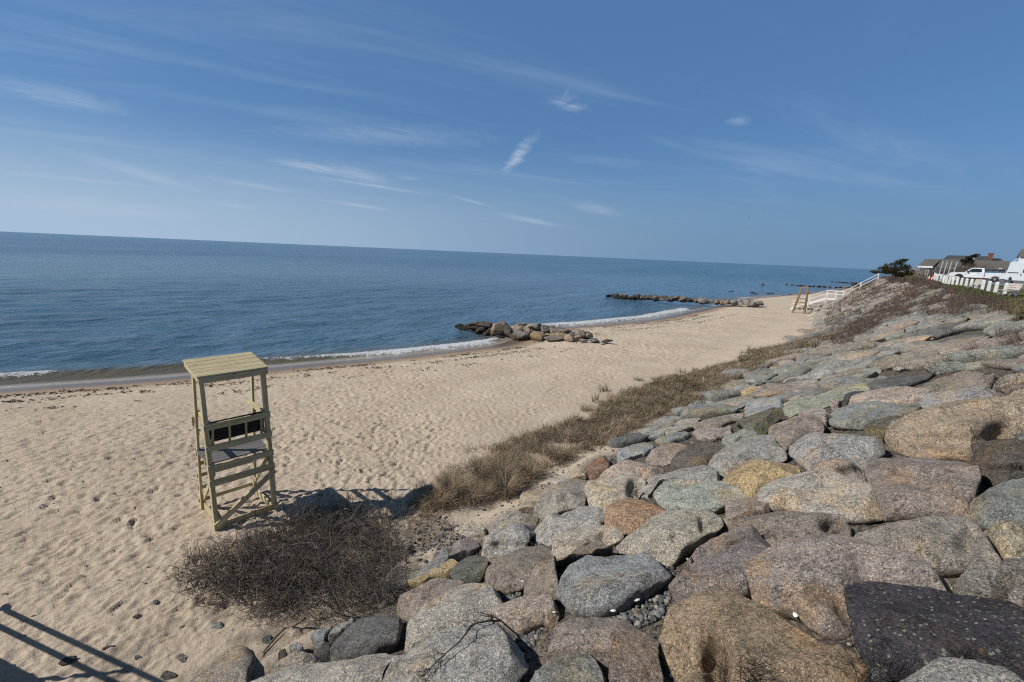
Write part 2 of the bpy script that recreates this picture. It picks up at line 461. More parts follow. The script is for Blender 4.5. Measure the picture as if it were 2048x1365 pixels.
def mat_shingle(name, col, sc=1.0):
    T = NT(name); v = T.n('ShaderNodeTexCoord').outputs['Object']
    br = T.n('ShaderNodeTexBrick', Scale=1.0 * sc, Mortar__Size=.02, Brick__Width=.35, Row__Height=.16)
    br.inputs['Color1'].default_value = (*[c * .92 for c in col], 1); br.inputs['Color2'].default_value = (*[c * 1.08 for c in col], 1); br.inputs['Mortar'].default_value = (*[c * .82 for c in col], 1)
    T.t.links.new(T.n('ShaderNodeVectorRotate', Vector=v, Axis=(1, 0, 0), Angle=1.2).outputs[0], br.inputs['Vector'])
    n = T.noise(v, .7, 5, .65)
    c = T.mix(T.map(n, .4, .7, 0, .5), br.outputs[0], tuple(x * .7 for x in col))
    return T.out(c, .9, None, .15)

def mat_glass():
    T = NT("dark_glass")
    n = T.noise(obj_vec(T), 2.0, 3)
    return T.out(T.mix(n, (.012, .014, .017), (.03, .033, .036)), .06, None, .5)

MAT = dict(
    granite=mat_granite(), tide_granite=mat_granite("tide_granite", True), sand=mat_sand(), sea=mat_sea(),
    wood=mat_wood("treated_pine", (.56, .485, .31), (.40, .33, .19)), oldwood=mat_wood("weathered_pine", (.31, .215, .125), (.19, .13, .07)),
    deckwood=mat_wood("grey_deck_wood", (.20, .18, .15), (.12, .105, .085)),
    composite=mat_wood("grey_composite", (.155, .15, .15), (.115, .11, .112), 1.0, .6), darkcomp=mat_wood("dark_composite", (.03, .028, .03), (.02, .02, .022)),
    white=mat_plain("white_paint", (.66, .66, .65), .5, .05, 5, .4, 0, 0, (.55, .54, .50)), carwhite=mat_plain("car_white", (.66, .68, .70), .25, .03, 2, .5),
    galv=mat_plain("galvanised_steel", (.45, .47, .49), .45, .15, 9, .5, .35), orange=mat_plain("orange_plastic", (.75, .12, .03), .5, .08), bluetarp=mat_plain("blue_plastic", (.03, .22, .42), .5, .1),
    rubber=mat_plain("tyre_rubber", (.02, .02, .02), .8, .2), rim=mat_plain("wheel_rim", (.30, .30, .31), .35, .1, 6, .5, .6), black=mat_plain("black_plastic", (.02, .02, .022), .5, .2),
    glass=mat_glass(), lens=mat_plain("lamp_lens", (.55, .40, .30), .2, .1), redlens=mat_plain("red_lens", (.30, .02, .015), .3, .1),
    roof=mat_shingle("grey_roof_shingles", (.125, .118, .105)), roofdark=mat_shingle("dark_roof_shingles", (.07, .073, .075)), shingle=mat_shingle("weathered_wall_shingles", (.21, .195, .185)),
    brick=mat_shingle("red_brick", (.17, .075, .055), 1.4), trim=mat_plain("white_trim", (.74, .76, .80), .6, .05),
    asphalt=mat_plain("asphalt", (.15, .15, .155), .9, .2, 4, .2, 0, .01), pathm=mat_plain("gravel_path", (.21, .20, .195), .95, .2, 6, .1, 0, .01),
    twig=mat_attrcol("bare_twigs"), blade=mat_attrcol("dry_grass_blades", .8, .15, .25), leaf=mat_attrcol("leaves", .7, .2, .25),
    bark=mat_plain("bark", (.10, .075, .055), .95, .3, 14, .1, 0, .02), drift=mat_plain("driftwood", (.16, .12, .09), .9, .3, 14, .1, 0, .02),
    shell=mat_plain("sea_shell", (.75, .73, .69), .5, .08, 20), slat=mat_plain("bench_slats", (.44, .39, .35), .7, .15, 8), weed=mat_attrcol("dry_seaweed"),
    bird=mat_plain("bird_feathers", (.05, .05, .055), .8, .2),
)
# ------------------------------------------------------------------ light and sky
SUN_EL = math.radians(40.0); SUN_DIR = Vector((-0.986, -0.164, 0)).normalized() * math.cos(SUN_EL) + Vector((0, 0, math.sin(SUN_EL)))
sl = bpy.data.lights.new("sun", 'SUN'); sl.energy = 4.9; sl.angle = math.radians(0.53); sl.color = (1.0, .955, .88)
so = bpy.data.objects.new("sun", sl); COL.objects.link(so); so.location = (-60, -10, 60)
so.rotation_euler = (-SUN_DIR).to_track_quat('-Z', 'Y').to_euler()

W = bpy.data.worlds.new("World"); S.world = W; W.use_nodes = True
class WN(NT):
    def __init__(s): s.t = W.node_tree; s.t.nodes.clear()
T = WN()
sky = T.n('ShaderNodeTexSky'); sky.sky_type = 'NISHITA'; sky.sun_disc = False; sky.sun_elevation = SUN_EL
sky.sun_rotation = math.atan2(SUN_DIR.x, SUN_DIR.y); sky.altitude = 0; sky.air_density = 1.0; sky.dust_density = .6; sky.ozone_density = 2.2
gen = T.n('ShaderNodeTexCoord').outputs['Generated']
sep = T.n('ShaderNodeSeparateXYZ', Vector=gen)
zc = T.math('MAXIMUM', sep.outputs[2], .004)
px_ = T.math('DIVIDE', sep.outputs[0], T.math('ADD', zc, .03)); py_ = T.math('DIVIDE', sep.outputs[1], T.math('ADD', zc, .03))
pv = T.n('ShaderNodeCombineXYZ', X=px_, Y=py_, Z=0.0).outputs[0]

nzc = T.n('ShaderNodeTexNoise', Scale=3.2, Detail=6.0, Roughness=.62); T.t.links.new(pv, nzc.inputs['Vector'])
wv = T.n('ShaderNodeVectorMath', _operation='SCALE'); T.t.links.new(T.vmath('SUBTRACT', nzc.outputs[1], (.5, .5, .5)), wv.inputs[0]); wv.inputs['Scale'].default_value = .16
pvw = T.vmath('ADD', pv, wv.outputs[0])

def skyp(px, py):
    d = rays(px, py); d = d / np.linalg.norm(d); z = max(d[2], .004) + .03
    return np.array([d[0] / z, d[1] / z])

fib = T.noise(T.vmath('MULTIPLY', T.n('ShaderNodeVectorRotate', Vector=pv, Axis=(0, 0, 1), Angle=math.radians(-35)).outputs[0], (1.2, 5.5, 1)), 2.6, 8, .66, .7)
fib2 = T.noise(pv, 9.0, 7, .68, .9)
def wisp(a, b, width, amt, feather=None, curve=0.0, lo=.38, hi=.68):
    """one cirrus wisp lying in the cloud layer between two sky directions"""
    A, B = skyp(*a), skyp(*b); m = (A + B) / 2; d = B - A; L = np.linalg.norm(d) / 2; ang = math.atan2(d[1], d[0])
    n1 = skyp((a[0] + b[0]) / 2 - (b[1] - a[1]) * .001, (a[1] + b[1]) / 2 + 1.0)
    q = skyp((a[0] + b[0]) / 2, (a[1] + b[1]) / 2 + width); q2 = skyp((a[0] + b[0]) / 2, (a[1] + b[1]) / 2 - width)
    nn = np.array([-math.sin(ang), math.cos(ang)]); wq = max(abs(np.dot(q - q2, nn)) / 2, .004)
    v = T.n('ShaderNodeVectorRotate', Vector=T.vmath('SUBTRACT', pvw, (m[0], m[1], 0)), Axis=(0, 0, 1), Angle=-ang).outputs[0]
    if curve:
        s_ = T.n('ShaderNodeSeparateXYZ', Vector=v)
        v = T.n('ShaderNodeCombineXYZ', X=s_.outputs[0], Y=T.math('ADD', s_.outputs[1], T.math('MULTIPLY', T.math('POWER', T.math('DIVIDE', s_.outputs[0], L), 2.0), curve * wq)), Z=0.0).outputs[0]
    v = T.vmath('MULTIPLY', v, (1 / L, 1 / wq, 1))
    ln = T.n('ShaderNodeVectorMath', _operation='LENGTH'); T.t.links.new(v, ln.inputs[0])
    e = T.math('ADD', ln.outputs[1], T.math('MULTIPLY', T.math('SUBTRACT', fib2, .5), 1.9))
    k = T.map(e, 1.25, .0)
    tex = T.map(T.math('ADD', T.math('MULTIPLY', fib2, .55), T.math('MULTIPLY', fib, .45)), lo, hi, .25, 1.0)
    return T.math('MULTIPLY', T.math('MULTIPLY', k, tex), amt * 1.5, clamp=True)

parts = [
    wisp((1008, 350), (1068, 268), 24, .62), wisp((1104, 196), (1132, 214), 13, .34), wisp((1116, 210), (1176, 219), 9, .40), wisp((1114, 212), (1146, 156), 11, .26), wisp((1100, 190), (1150, 205), 24, .16),
    wisp((540, 316), (700, 352), 12, .55), wisp((660, 350), (775, 352), 22, .4), wisp((610, 350), (860, 390), 4, .45), wisp((400, 352), (600, 388), 6, .32), wisp((640, 398), (790, 424), 5, .38),
    wisp((890, 388), (985, 415), 4, .3), wisp((990, 425), (1120, 455), 7, .38), wisp((1150, 420), (1235, 418), 18, .28), wisp((1455, 245), (1500, 240), 11, .3),
    wisp((100, 290), (400, 385), 14, .30), wisp((-60, 150), (260, 230), 26, .30), wisp((-60, 340), (330, 375), 5, .22), wisp((410, 402), (520, 420), 5, .22),
    wisp((1150, 418), (1190, 400), 6, .2), wisp((800, 352), (840, 362), 8, .2), wisp((520, 262), (1000, 280), 26, .22), wisp((-100, 400), (420, 430), 22, .2),
]
cl = parts[0]
for p in parts[1:]: cl = T.math('MAXIMUM', cl, p)
veil_v = T.vmath('MULTIPLY', T.n('ShaderNodeVectorRotate', Vector=pv, Axis=(0, 0, 1), Angle=math.radians(-28)).outputs[0], (.35, 1.3, 1))
veil = T.map(T.noise(veil_v, .95, 6, .58, .5), .46, .80, 0, .26)
veil = T.math('MULTIPLY', veil, T.map(zc, .02, .25))
cl = T.math('MAXIMUM', cl, veil)
skyc = T.mix(.5, T.mix(1.0, sky.outputs[0], SKYMUL, 'MULTIPLY'), SKYBASE)
skyc = T.mix(T.map(zc, .46, .80), skyc, T.mix(1.0, skyc, (.34, .33, .32), 'MULTIPLY'))      # deep blue overhead, dimmed above the view on purpose to weaken fill light
# aerosol haze low over the horizon, paler on the sun's side
toward = T.n('ShaderNodeVectorMath', _operation='DOT_PRODUCT'); T.t.links.new(gen, toward.inputs[0]); toward.inputs[1].default_value = tuple(SUN_DIR)
hazec = T.mix(T.map(toward.outputs[1], -.55, .62), HAZE_FAR, HAZE_SUN)
skyc = T.mix(T.math('POWER', T.map(zc, .25, .0), 1.35), skyc, hazec)
skyc = T.mix(cl, skyc, CLOUDC)
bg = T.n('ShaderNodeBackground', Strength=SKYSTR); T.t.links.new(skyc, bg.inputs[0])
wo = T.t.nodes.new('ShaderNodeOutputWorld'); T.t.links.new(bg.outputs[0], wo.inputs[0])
S.view_settings.view_transform = 'Standard'; S.view_settings.look = 'None'; S.view_settings.exposure = EXPO; S.view_settings.gamma = 1.0

# ------------------------------------------------------------------ ground and sea sheets
def polar_sheet(a_in, a_out, da_in, rs, off=0.0):
    """fan shaped sheet round the viewpoint, finer close by"""
    an = np.concatenate([np.linspace(-a_out, -a_in, 60)[:-1], np.arange(-a_in, a_in, da_in), np.linspace(a_in, a_out, 60)])
    A, Rr = np.meshgrid(an, rs)
    X = np.sin(A) * Rr; Y = np.cos(A) * Rr
    nr, na = X.shape
    i = np.arange((nr - 1) * (na - 1)); r = i // (na - 1); c = i % (na - 1); b = r * na + c
    Q = np.stack([b, b + na, b + na + 1, b + 1], -1)[:, ::-1]
    return X.ravel(), Y.ravel(), Q

rs = np.concatenate([np.geomspace(.8, 4.5, 40)[:-1], np.exp(np.arange(math.log(4.5), math.log(130), .0036)), np.geomspace(130, 6000, 60)])
X, Y, Q = polar_sheet(math.radians(58), math.radians(178), .0038, rs)
s_, t_ = st_of(X, Y)
Z = ground_z(s_, t_)
d_ = shore_d(s_, t_); Tt = TOE(s_); Cc = CREST(s_); rr = np.hypot(X, Y)
on_beach = sstep(-.1, 1.3, t_ - Tt)
tj = t_ - Tt + .55 * fbm2(X, Y, .9, 3, 6)
soil = sstep(-.35, -1.0, tj) * sstep(-.3, .3, t_ - Cc)
soil = np.maximum(soil, .55 * sstep(.45, .62, .5 + .5 * fbm2(s_, t_, 1.4, 4, 5)) * sstep(2.2, .4, t_ - Tt) * (t_ > Tt - .5) * (s_ < 9))
turf = sstep(.5, -.4, t_ - Cc)
wet = np.where(d_ > 0, sstep(3.8, .3, d_ + .5 * fbm2(X, Y, .25, 3, 9)), 1.0) * (t_ > Tt)
# trampled sand: many overlapping footprints, each a small dent with a raised rim
tramp = on_beach * sstep(1.6, 3.4, d_) * sstep(0, 1, 1 - (rr > 75))
smooth_lane = sstep(4.8, 2.0, t_ - Tt) * sstep(5, 11, s_)
tramp = tramp * (1 - .88 * smooth_lane) * (.55 + .45 * sstep(-.25, .25, fbm2(X, Y, .16, 3, 31)))
m = (tramp > .02) & (rr > 5) & (rr < 75)
def prints(x, y, cell, seed, a, b, depth, share):
    h = np.zeros_like(x); gi = np.floor(x / cell).astype(np.int64); gj = np.floor(y / cell).astype(np.int64)
    for di in (-1, 0, 1):
        for dj in (-1, 0, 1):
            I, J = gi + di, gj + dj; z = np.zeros_like(I)
            r1, r2, r3, r4 = (_hash(I, J, z + k, seed) for k in (1, 2, 3, 4))
            dx = x - (I + r1) * cell; dy = y - (J + r2) * cell
            an = .75 + (r3 - .5) * 2.6; c, s2 = np.cos(an), np.sin(an)
            u = (dx * c + dy * s2) / (a * (.7 + .6 * r4)); v = (-dx * s2 + dy * c) / (b * (.7 + .6 * r3))
            q = u * u + v * v
            h += np.where(r4 < share, depth * (.45 + r3) * (-(1 - sstep(.35, 1.25, np.sqrt(q))) + .40 * np.exp(-((np.sqrt(q) - 1.4) ** 2) * 7)), 0)
    return h
dz = np.zeros_like(Z)
xm, ym = X[m], Y[m]
wx = xm + .08 * fbm2(xm, ym, 3, 2, 3); wy = ym + .08 * fbm2(xm, ym, 3, 2, 4)
dz[m] = tramp[m] * (prints(wx, wy, .40, 3, .19, .078, .036, .9) + prints(wx, wy, .25, 8, .125, .052, .030, .95) + prints(wx, wy, .17, 15, .085, .04, .022, .9) + .028 * fbm2(xm, ym, 2.4, 4, 12) + .016 * fbm2(xm * .72 - ym * .9, (xm * .72 + ym * .9) * .35, 7, 3, 13))
_sc = np.exp(-(((X + 7.4) / 1.3) ** 2 + ((Y - 7.3) / .8) ** 2)) * on_beach
dz += _sc * (.09 * fbm2(X, Y, 2.2, 4, 81) + .05 * fbm2(X * .6 + Y, Y - X * .6, 5, 3, 82))
dz += on_beach * .10 * fbm2(X, Y, .22, 3, 41) * sstep(4, 8, d_) * (rr < 130)
dz += on_beach * .012 * fbm2(X, Y, 4.0, 3, 44) * (rr < 40)
dz -= .16 * sstep(.3, .9, Tt - t_) * sstep(-.3, .3, t_ - Cc) * (rr < 140)
dz += .05 * fbm2(X, Y, .8, 3, 8) * sstep(1.5, .3, np.abs(t_ - Tt)) * (rr < 60)
dz += .07 * fbm2(X, Y, 1.1, 4, 51) * np.maximum(soil, turf) * (rr < 150)
GZ = Z + dz
tr_attr = tramp * sstep(16, 40, rr)
me = np_mesh("beach", np.stack([X, Y, GZ], -1), Q, True, {"cover": ('FLOAT_COLOR', np.stack([wet, soil, turf, np.ones_like(wet)], -1)), "trample": ('FLOAT', tr_attr)})
tag(link("beach", me, MAT['sand']), kind='structure')

rs2 = np.concatenate([np.exp(np.arange(math.log(16), math.log(120), .0046)), np.geomspace(120, 45000, 150)])
X, Y, Q = polar_sheet(math.radians(60), math.radians(120), .0046, rs2)
s_, t_ = st_of(X, Y); d_ = shore_d(s_, t_); rr = np.hypot(X, Y)
fA = np.interp(s_, [-30, -3, 1.6, 2.6, 9, 10.5, 13, 16, 25, 27, 30, 34.5, 37, 66, 69, 74, 95, 102, 110], [.5, .95, .95, .22, .22, .6, .62, 1, 1, .55, .1, .6, 1, 1.05, .1, .05, .15, .7, .5])
dc = np.interp(s_, [-30, 0, 8, 12, 16, 25, 34, 66, 100], [-2.4, -2.5, -2.3, -1.6, -1.0, -.9, -1.1, -1.2, -1.0]) + .35 * fbm2(X, Y, .3, 3, 61)
wd = np.interp(s_, [0, 10, 16, 40, 100], [.55, .55, .7, .95, 1.2])
q = (d_ - dc) / wd
foam = fA * np.exp(-q * q * 1.2)
foam = np.maximum(foam, .42 * np.exp(-((d_ + .25) / .16) ** 2) * np.clip(fA + .2, 0, 1))
ridge = np.exp(-np.where(q > 0, q * q * 2.2, q * q * .55)) * np.interp(s_, [-30, 0, 9, 14, 25, 40, 66, 70], [.16, .16, .15, .15, .2, .24, .24, .05])
swell = sstep(-1.0, -6, d_) * (.05 * np.sin((d_ * .9 + 2.2 * fbm2(X, Y, .05, 2, 71)) * 1.6) + .10 * fbm2(s_ * .45, t_, .55, 3, 73)) * sstep(140, 40, rr)
Zw = WATER + ridge * (rr < 160) + swell + .02 * sstep(-2, 0, d_)
Zw = np.where(d_ > -.2, WATER + .015, Zw)
shal = np.clip(np.exp((d_ + .1) / 2.3), 0, 1)
shal = np.maximum(shal, .62 * np.exp(-((d_ - dc - .55) / .7) ** 2) * (s_ < 20))
keep = (d_ < 1.0)
kq = keep[Q].all(1)
Q = Q[kq]; used = np.unique(Q); mp = np.full(len(X), -1); mp[used] = np.arange(len(used))
me = np_mesh("sea", np.stack([X, Y, Zw], -1)[used], mp[Q], True, {"shallow": ('FLOAT', shal[used]), "foam": ('FLOAT', foam[used]), "far": ('FLOAT', sstep(20, 350, rr)[used])})
tag(link("sea", me, MAT['sea']), kind='structure')

# ------------------------------------------------------------------ boulders of the sea wall
TINT = dict(pale=(.40, .365, .315), palegrey=(.37, .355, .33), paletan=(.42, .365, .295), grey=(.31, .30, .28), greydome=(.30, .295, .29), darkgrey=(.185, .185, .185),
    bluegrey=(.27, .285, .295), pink=(.345, .285, .25), pinkbrown=(.295, .24, .205), pinktan=(.40, .315, .26), tan=(.42, .34, .23), tanmix=(.35, .255, .165), tancrust=(.36, .285, .205),
    creamtan=(.42, .375, .295), cream=(.43, .38, .27), orange=(.43, .315, .165), rustorange=(.36, .235, .15), brown=(.265, .22, .18), darkbrown=(.165, .14, .12), mauve=(.255, .215, .20), slab=(.078, .072, .084),
    slate=(.235, .25, .238), green=(.335, .36, .31), greygreen=(.27, .285, .25), lichen=(.28, .30, .22), moss=(.17, .165, .12), rust=(.26, .165, .12), ochre=(.42, .33, .18), salmon=(.50, .36, .27),
    greytan=(.32, .285, .24), dark=(.095, .095, .098), darkslate=(.13, .145, .155), darkgreen=(.165, .17, .145), greybrown=(.265, .235, .205))

for _k in TINT:
    _c = np.array(TINT[_k]); _l = _c.mean(); TINT[_k] = tuple(((_c * (_w := 1.0 if _k == 'slab' else .86 if _k in ('orange', 'rustorange', 'tanmix', 'ochre', 'rust', 'tancrust', 'salmon') else .74) + _l * np.array([1.05, 1.0, .92]) * (1 - _w)) * (1.22 if _l > .2 else 1.0)).tolist())

def smooth_poly(P, n):
    """closed outline: one corner cutting pass, then evenly spaced points"""
    P = np.asarray(P, float)
    for _ in range(2):
        N = np.roll(P, -1, 0); P = np.stack([P * .86 + N * .14, P * .14 + N * .86], 1).reshape(-1, P.shape[1])
    d = np.linalg.norm(np.roll(P, -1, 0) - P, axis=1); cs = np.concatenate([[0], np.cumsum(d)])
    u = np.linspace(0, cs[-1], n, endpoint=False); Pc = np.vstack([P, P[:1]])
    return np.stack([np.interp(u, cs, Pc[:, k]) for k in range(P.shape[1])], -1)

def slope_frame(s, t):
    e = .05
    g = np.array([ground_z(s + e, t) - ground_z(s - e, t), ground_z(s, t + e) - ground_z(s, t - e)]) / (2 * e)
    ds = np.array([SW, CW, g[0]]); dt = np.array([-CW, SW, g[1]])
    e1 = ds / np.linalg.norm(ds); n = np.cross(ds, dt); n /= np.linalg.norm(n); e2 = np.cross(n, e1)
    return e1, e2, n

def rock_mesh(name, ring, c, e1, e2, n, H, kind, seed, na, nr, nk, depth):
    """ring: outline points in 3-D (na,3); a dome rises from it to height H over the bed, a skirt goes down into the bed"""
    rg = np.random.default_rng(seed); L = ring - c
    u, v, h = L @ e1, L @ e2, L @ n
    size = max(np.ptp(u), np.ptp(v)); small = min(np.ptp(u), np.ptp(v))
    p = {'round': 3.4, 'slab': 8.0, 'block': 6.0}[kind]
    x = np.linspace(0, 1, nr + 1)[1:]; rho = 1 - (1 - x) ** 1.5
    pts = [np.array([[0, 0, H]])]
    tu, tv = rg.normal(0, .05 if kind != 'round' else .02, 2)
    for r in rho:
        w = 1 - r ** p
        hh = h * (1 - w) + (H + tu * u * r + tv * v * r) * w
        pts.append(np.stack([u * r, v * r, hh], -1))
    for k in range(1, nk + 1):
        f = k / nk; ex = 1 + .05 * math.sin(math.pi * min(1, f * 1.6)) * (1 if kind == 'round' else .3) - .30 * f ** 1.7
        pts.append(np.stack([u * ex, v * ex, h - depth * f], -1))
    V = np.vstack(pts)
    # broad flat facets on top, then steep broken faces at the sides
    lo_, hi_ = V[:, :2].min(0), V[:, :2].max(0)
    for _ in range({'round': 3, 'slab': 2, 'block': 4}[kind]):
        d = np.append(rg.normal(0, {'round': .20, 'slab': .08, 'block': .30}[kind], 2), 1.0); d /= np.linalg.norm(d)
        dd = V @ d; ov = np.maximum(dd - np.quantile(dd, rg.uniform(.70, .90)), 0); V = V - ov[:, None] * d * .8
    for _ in range({'round': 5, 'slab': 5, 'block': 11}[kind]):
        an = rg.uniform(0, 6.28); zt = rg.uniform(.15, .9); d = np.array([math.cos(an), math.sin(an), zt]); d /= np.linalg.norm(d)
        dd = V @ d; qv = np.quantile(dd, rg.uniform(.955, .99) if kind != 'block' else rg.uniform(.88, .97))
        ov = np.maximum(dd - qv, 0); V = V - ov[:, None] * d * .88
    # chipped facets: planes laid a little under the surface at random spots
    j_ = np.arange(na); rows_ = nr + nk
    G = V[1:].reshape(rows_, na, 3)
    dr = np.gradient(G, axis=0); dj = (np.roll(G, -1, 1) - np.roll(G, 1, 1)); Nn = np.cross(dr, dj); Nn /= np.linalg.norm(Nn, axis=2, keepdims=True) + 1e-9
    up_ = np.sign(Nn[nr // 2, :, 2].mean()) or 1.0; Nn = Nn * up_
    K, dl = {'round': (12, .016), 'slab': (10, .012), 'block': (20, .030)}[kind]
    for _ in range(K):
        a_, b_ = rg.integers(max(1, nr // 3), nr + 2), rg.integers(0, na); nn_ = Nn[a_, b_] + rg.normal(0, .12, 3); nn_ /= np.linalg.norm(nn_)
        P0_ = G[a_, b_]; lim = 1 - sstep(.72, 1.0, np.linalg.norm(V - P0_, axis=1) / (size * rg.uniform(.26, .55)))
        ov = np.maximum((V - P0_) @ nn_ + dl * size * rg.uniform(.3, 1.2), 0) * lim; V = V - ov[:, None] * nn_ * .92
    l2, h2 = V[:, :2].min(0), V[:, :2].max(0); V[:, :2] = lo_ + (V[:, :2] - l2) * ((hi_ - lo_) / (h2 - l2))
    o = rg.uniform(0, 100, 3)
    amp = {'round': .022, 'slab': .020, 'block': .028}[kind] * size
    for fq, a in ((1.6 / size, .9), (4.2 / size, .55), (11 / size, .36), (26 / size, .20)):
        q = V * fq + o
        D = np.stack([vnoise(q, seed % 1000), vnoise(q + 31.7, seed % 1000 + 1), vnoise(q + 67.1, seed % 1000 + 2)], -1)
        V = V + D * amp * a * np.array([.8, .8, 1.0])
    Wd = V[:, :1] * e1 + V[:, 1:2] * e2 + V[:, 2:] * n
    f3 = [(0, 1 + j, 1 + (j + 1) % na) for j in range(na)]
    rows = nr + nk
    j = np.arange(na); jn = (j + 1) % na
    fq_ = np.concatenate([np.stack([1 + k * na + j, 1 + (k + 1) * na + j, 1 + (k + 1) * na + jn, 1 + k * na + jn], -1) for k in range(rows - 1)])
    tri = np.array(f3); tri = np.concatenate([tri, fq_[:, [0, 1, 2]], fq_[:, [0, 2, 3]]])
    # orientation: outline may run either way round
    if np.sum(u * np.roll(v, -1) - np.roll(u, -1) * v) < 0: tri = tri[:, ::-1]
    return np_mesh(name, Wd, tri, True)

# hollows, undercuts and cracks: (words of the label, view x, y, half width, half height, depth in metres)
DENTS = [("huge tan and orange", 1432, 1328, 28, 52, .34), ("largest tan boulder", 1925, 880, 95, 15, .25), ("largest tan boulder", 1995, 866, 24, 20, .3), ("dark brown cracked", 2015, 936, 62, 6, .16),
         ("pinkish tan boulder with", 1832, 806, 32, 16, .2), ("big cream and ochre", 1406, 1046, 9, 20, .12), ("cream coloured cracked", 1268, 978, 14, 20, .25), ("small pinkish broken", 1705, 942, 34, 12, .18),
         ("flat grey brown boulder", 1664, 1052, 22, 13, .22), ("whitish grey boulder", 1012, 1092, 36, 10, .12), ("long grey boulder with a brownish", 1940, 1085, 26, 26, .12), ("angular mauve", 1382, 1122, 10, 22, .10), ("angular mauve", 1462, 1075, 26, 14, .10),
         ("squarish pinkish brown", 1262, 1105, 6, 14, .06), ("huge pale granite", 1010, 1240, 16, 14, .08), ("tall brownish grey", 1128, 1000, 14, 12, .10), ("pale grey boulder with a faint", 1120, 1030, 14, 8, .08)]
ROCK_POLYS = []
def traced_rock(idx, lab, tint, kind, hf, lich, flat):
    P = np.array(flat, float).reshape(-1, 2); ROCK_POLYS.append(P)
    na = 110
    Q2 = smooth_poly(P, na)
    w = np.ptp(P[:, 0]); cpx = P.mean(0)
    c0 = hit([cpx[0]], [cpx[1]], 0.0)[0]
    dist = np.linalg.norm(c0 - np.array([0, 0, EYE]))
    Lm = min(w, np.ptp(P[:, 1]) * 2.2) * dist / F / 1.15
    H = hf * (.44 if kind == 'round' else .56 if kind == 'block' else .42 if w > 140 else .32) * Lm
    y0, y1 = Q2[:, 1].min(), Q2[:, 1].max()
    # the lower edge of the outline touches the bed, the upper edge is the rock's own rim
    f = np.clip((y1 - Q2[:, 1]) / (y1 - y0), 0, 1)
    off = H * (.08 + .84 * sstep(0.0, .85, f))
    ring = hit(Q2[:, 0], Q2[:, 1], off)
    c = ring.mean(0); ring = c + (ring - c) * np.array([1.005, 1.005, 1.0]); s, t = st_of(c[0], c[1])
    c[2] = float(ground_z(s, t)); e1, e2, n = slope_frame(s, t)
    L = ring - c; span = max(np.ptp(L @ e1), np.ptp(L @ e2))
    big = w > 90
    me = rock_mesh("boulder", ring, c, e1, e2, n, H * 1.04, kind, 100 + idx, na, 30 if big else 12, 10 if big else 6, max(.30, H * 1.3))
    for key, dx, dy, rx, ry, dp in DENTS:
        if lab.startswith(key):
            vv = np.empty(len(me.vertices) * 3, np.float32); me.vertices.foreach_get("co", vv); vv = vv.reshape(-1, 3).astype(float)
            wv_ = vv + c; q = project(wv_); r2 = ((q[:, 0] - dx) / rx) ** 2 + ((q[:, 1] - dy) / ry) ** 2
            dirn = c0 - np.array([0, 0, EYE]); dirn /= np.linalg.norm(dirn)
            front = ((wv_ - c) @ dirn) < np.quantile((wv_ - c) @ dirn, .75)
            vv += (np.exp(-r2 ** 2) * front)[:, None] * (dirn * .8 - n * .4) * dp
            me.vertices.foreach_set("co", vv.astype(np.float32).ravel()); me.update()
    o = link("boulder" if big else "stone", me, MAT['granite'], None, Vector(c))
    o.color = (*TINT[tint], lich)
    tag(o, lab, "boulder" if big else "stone", "boulders of the sea wall")
    return o
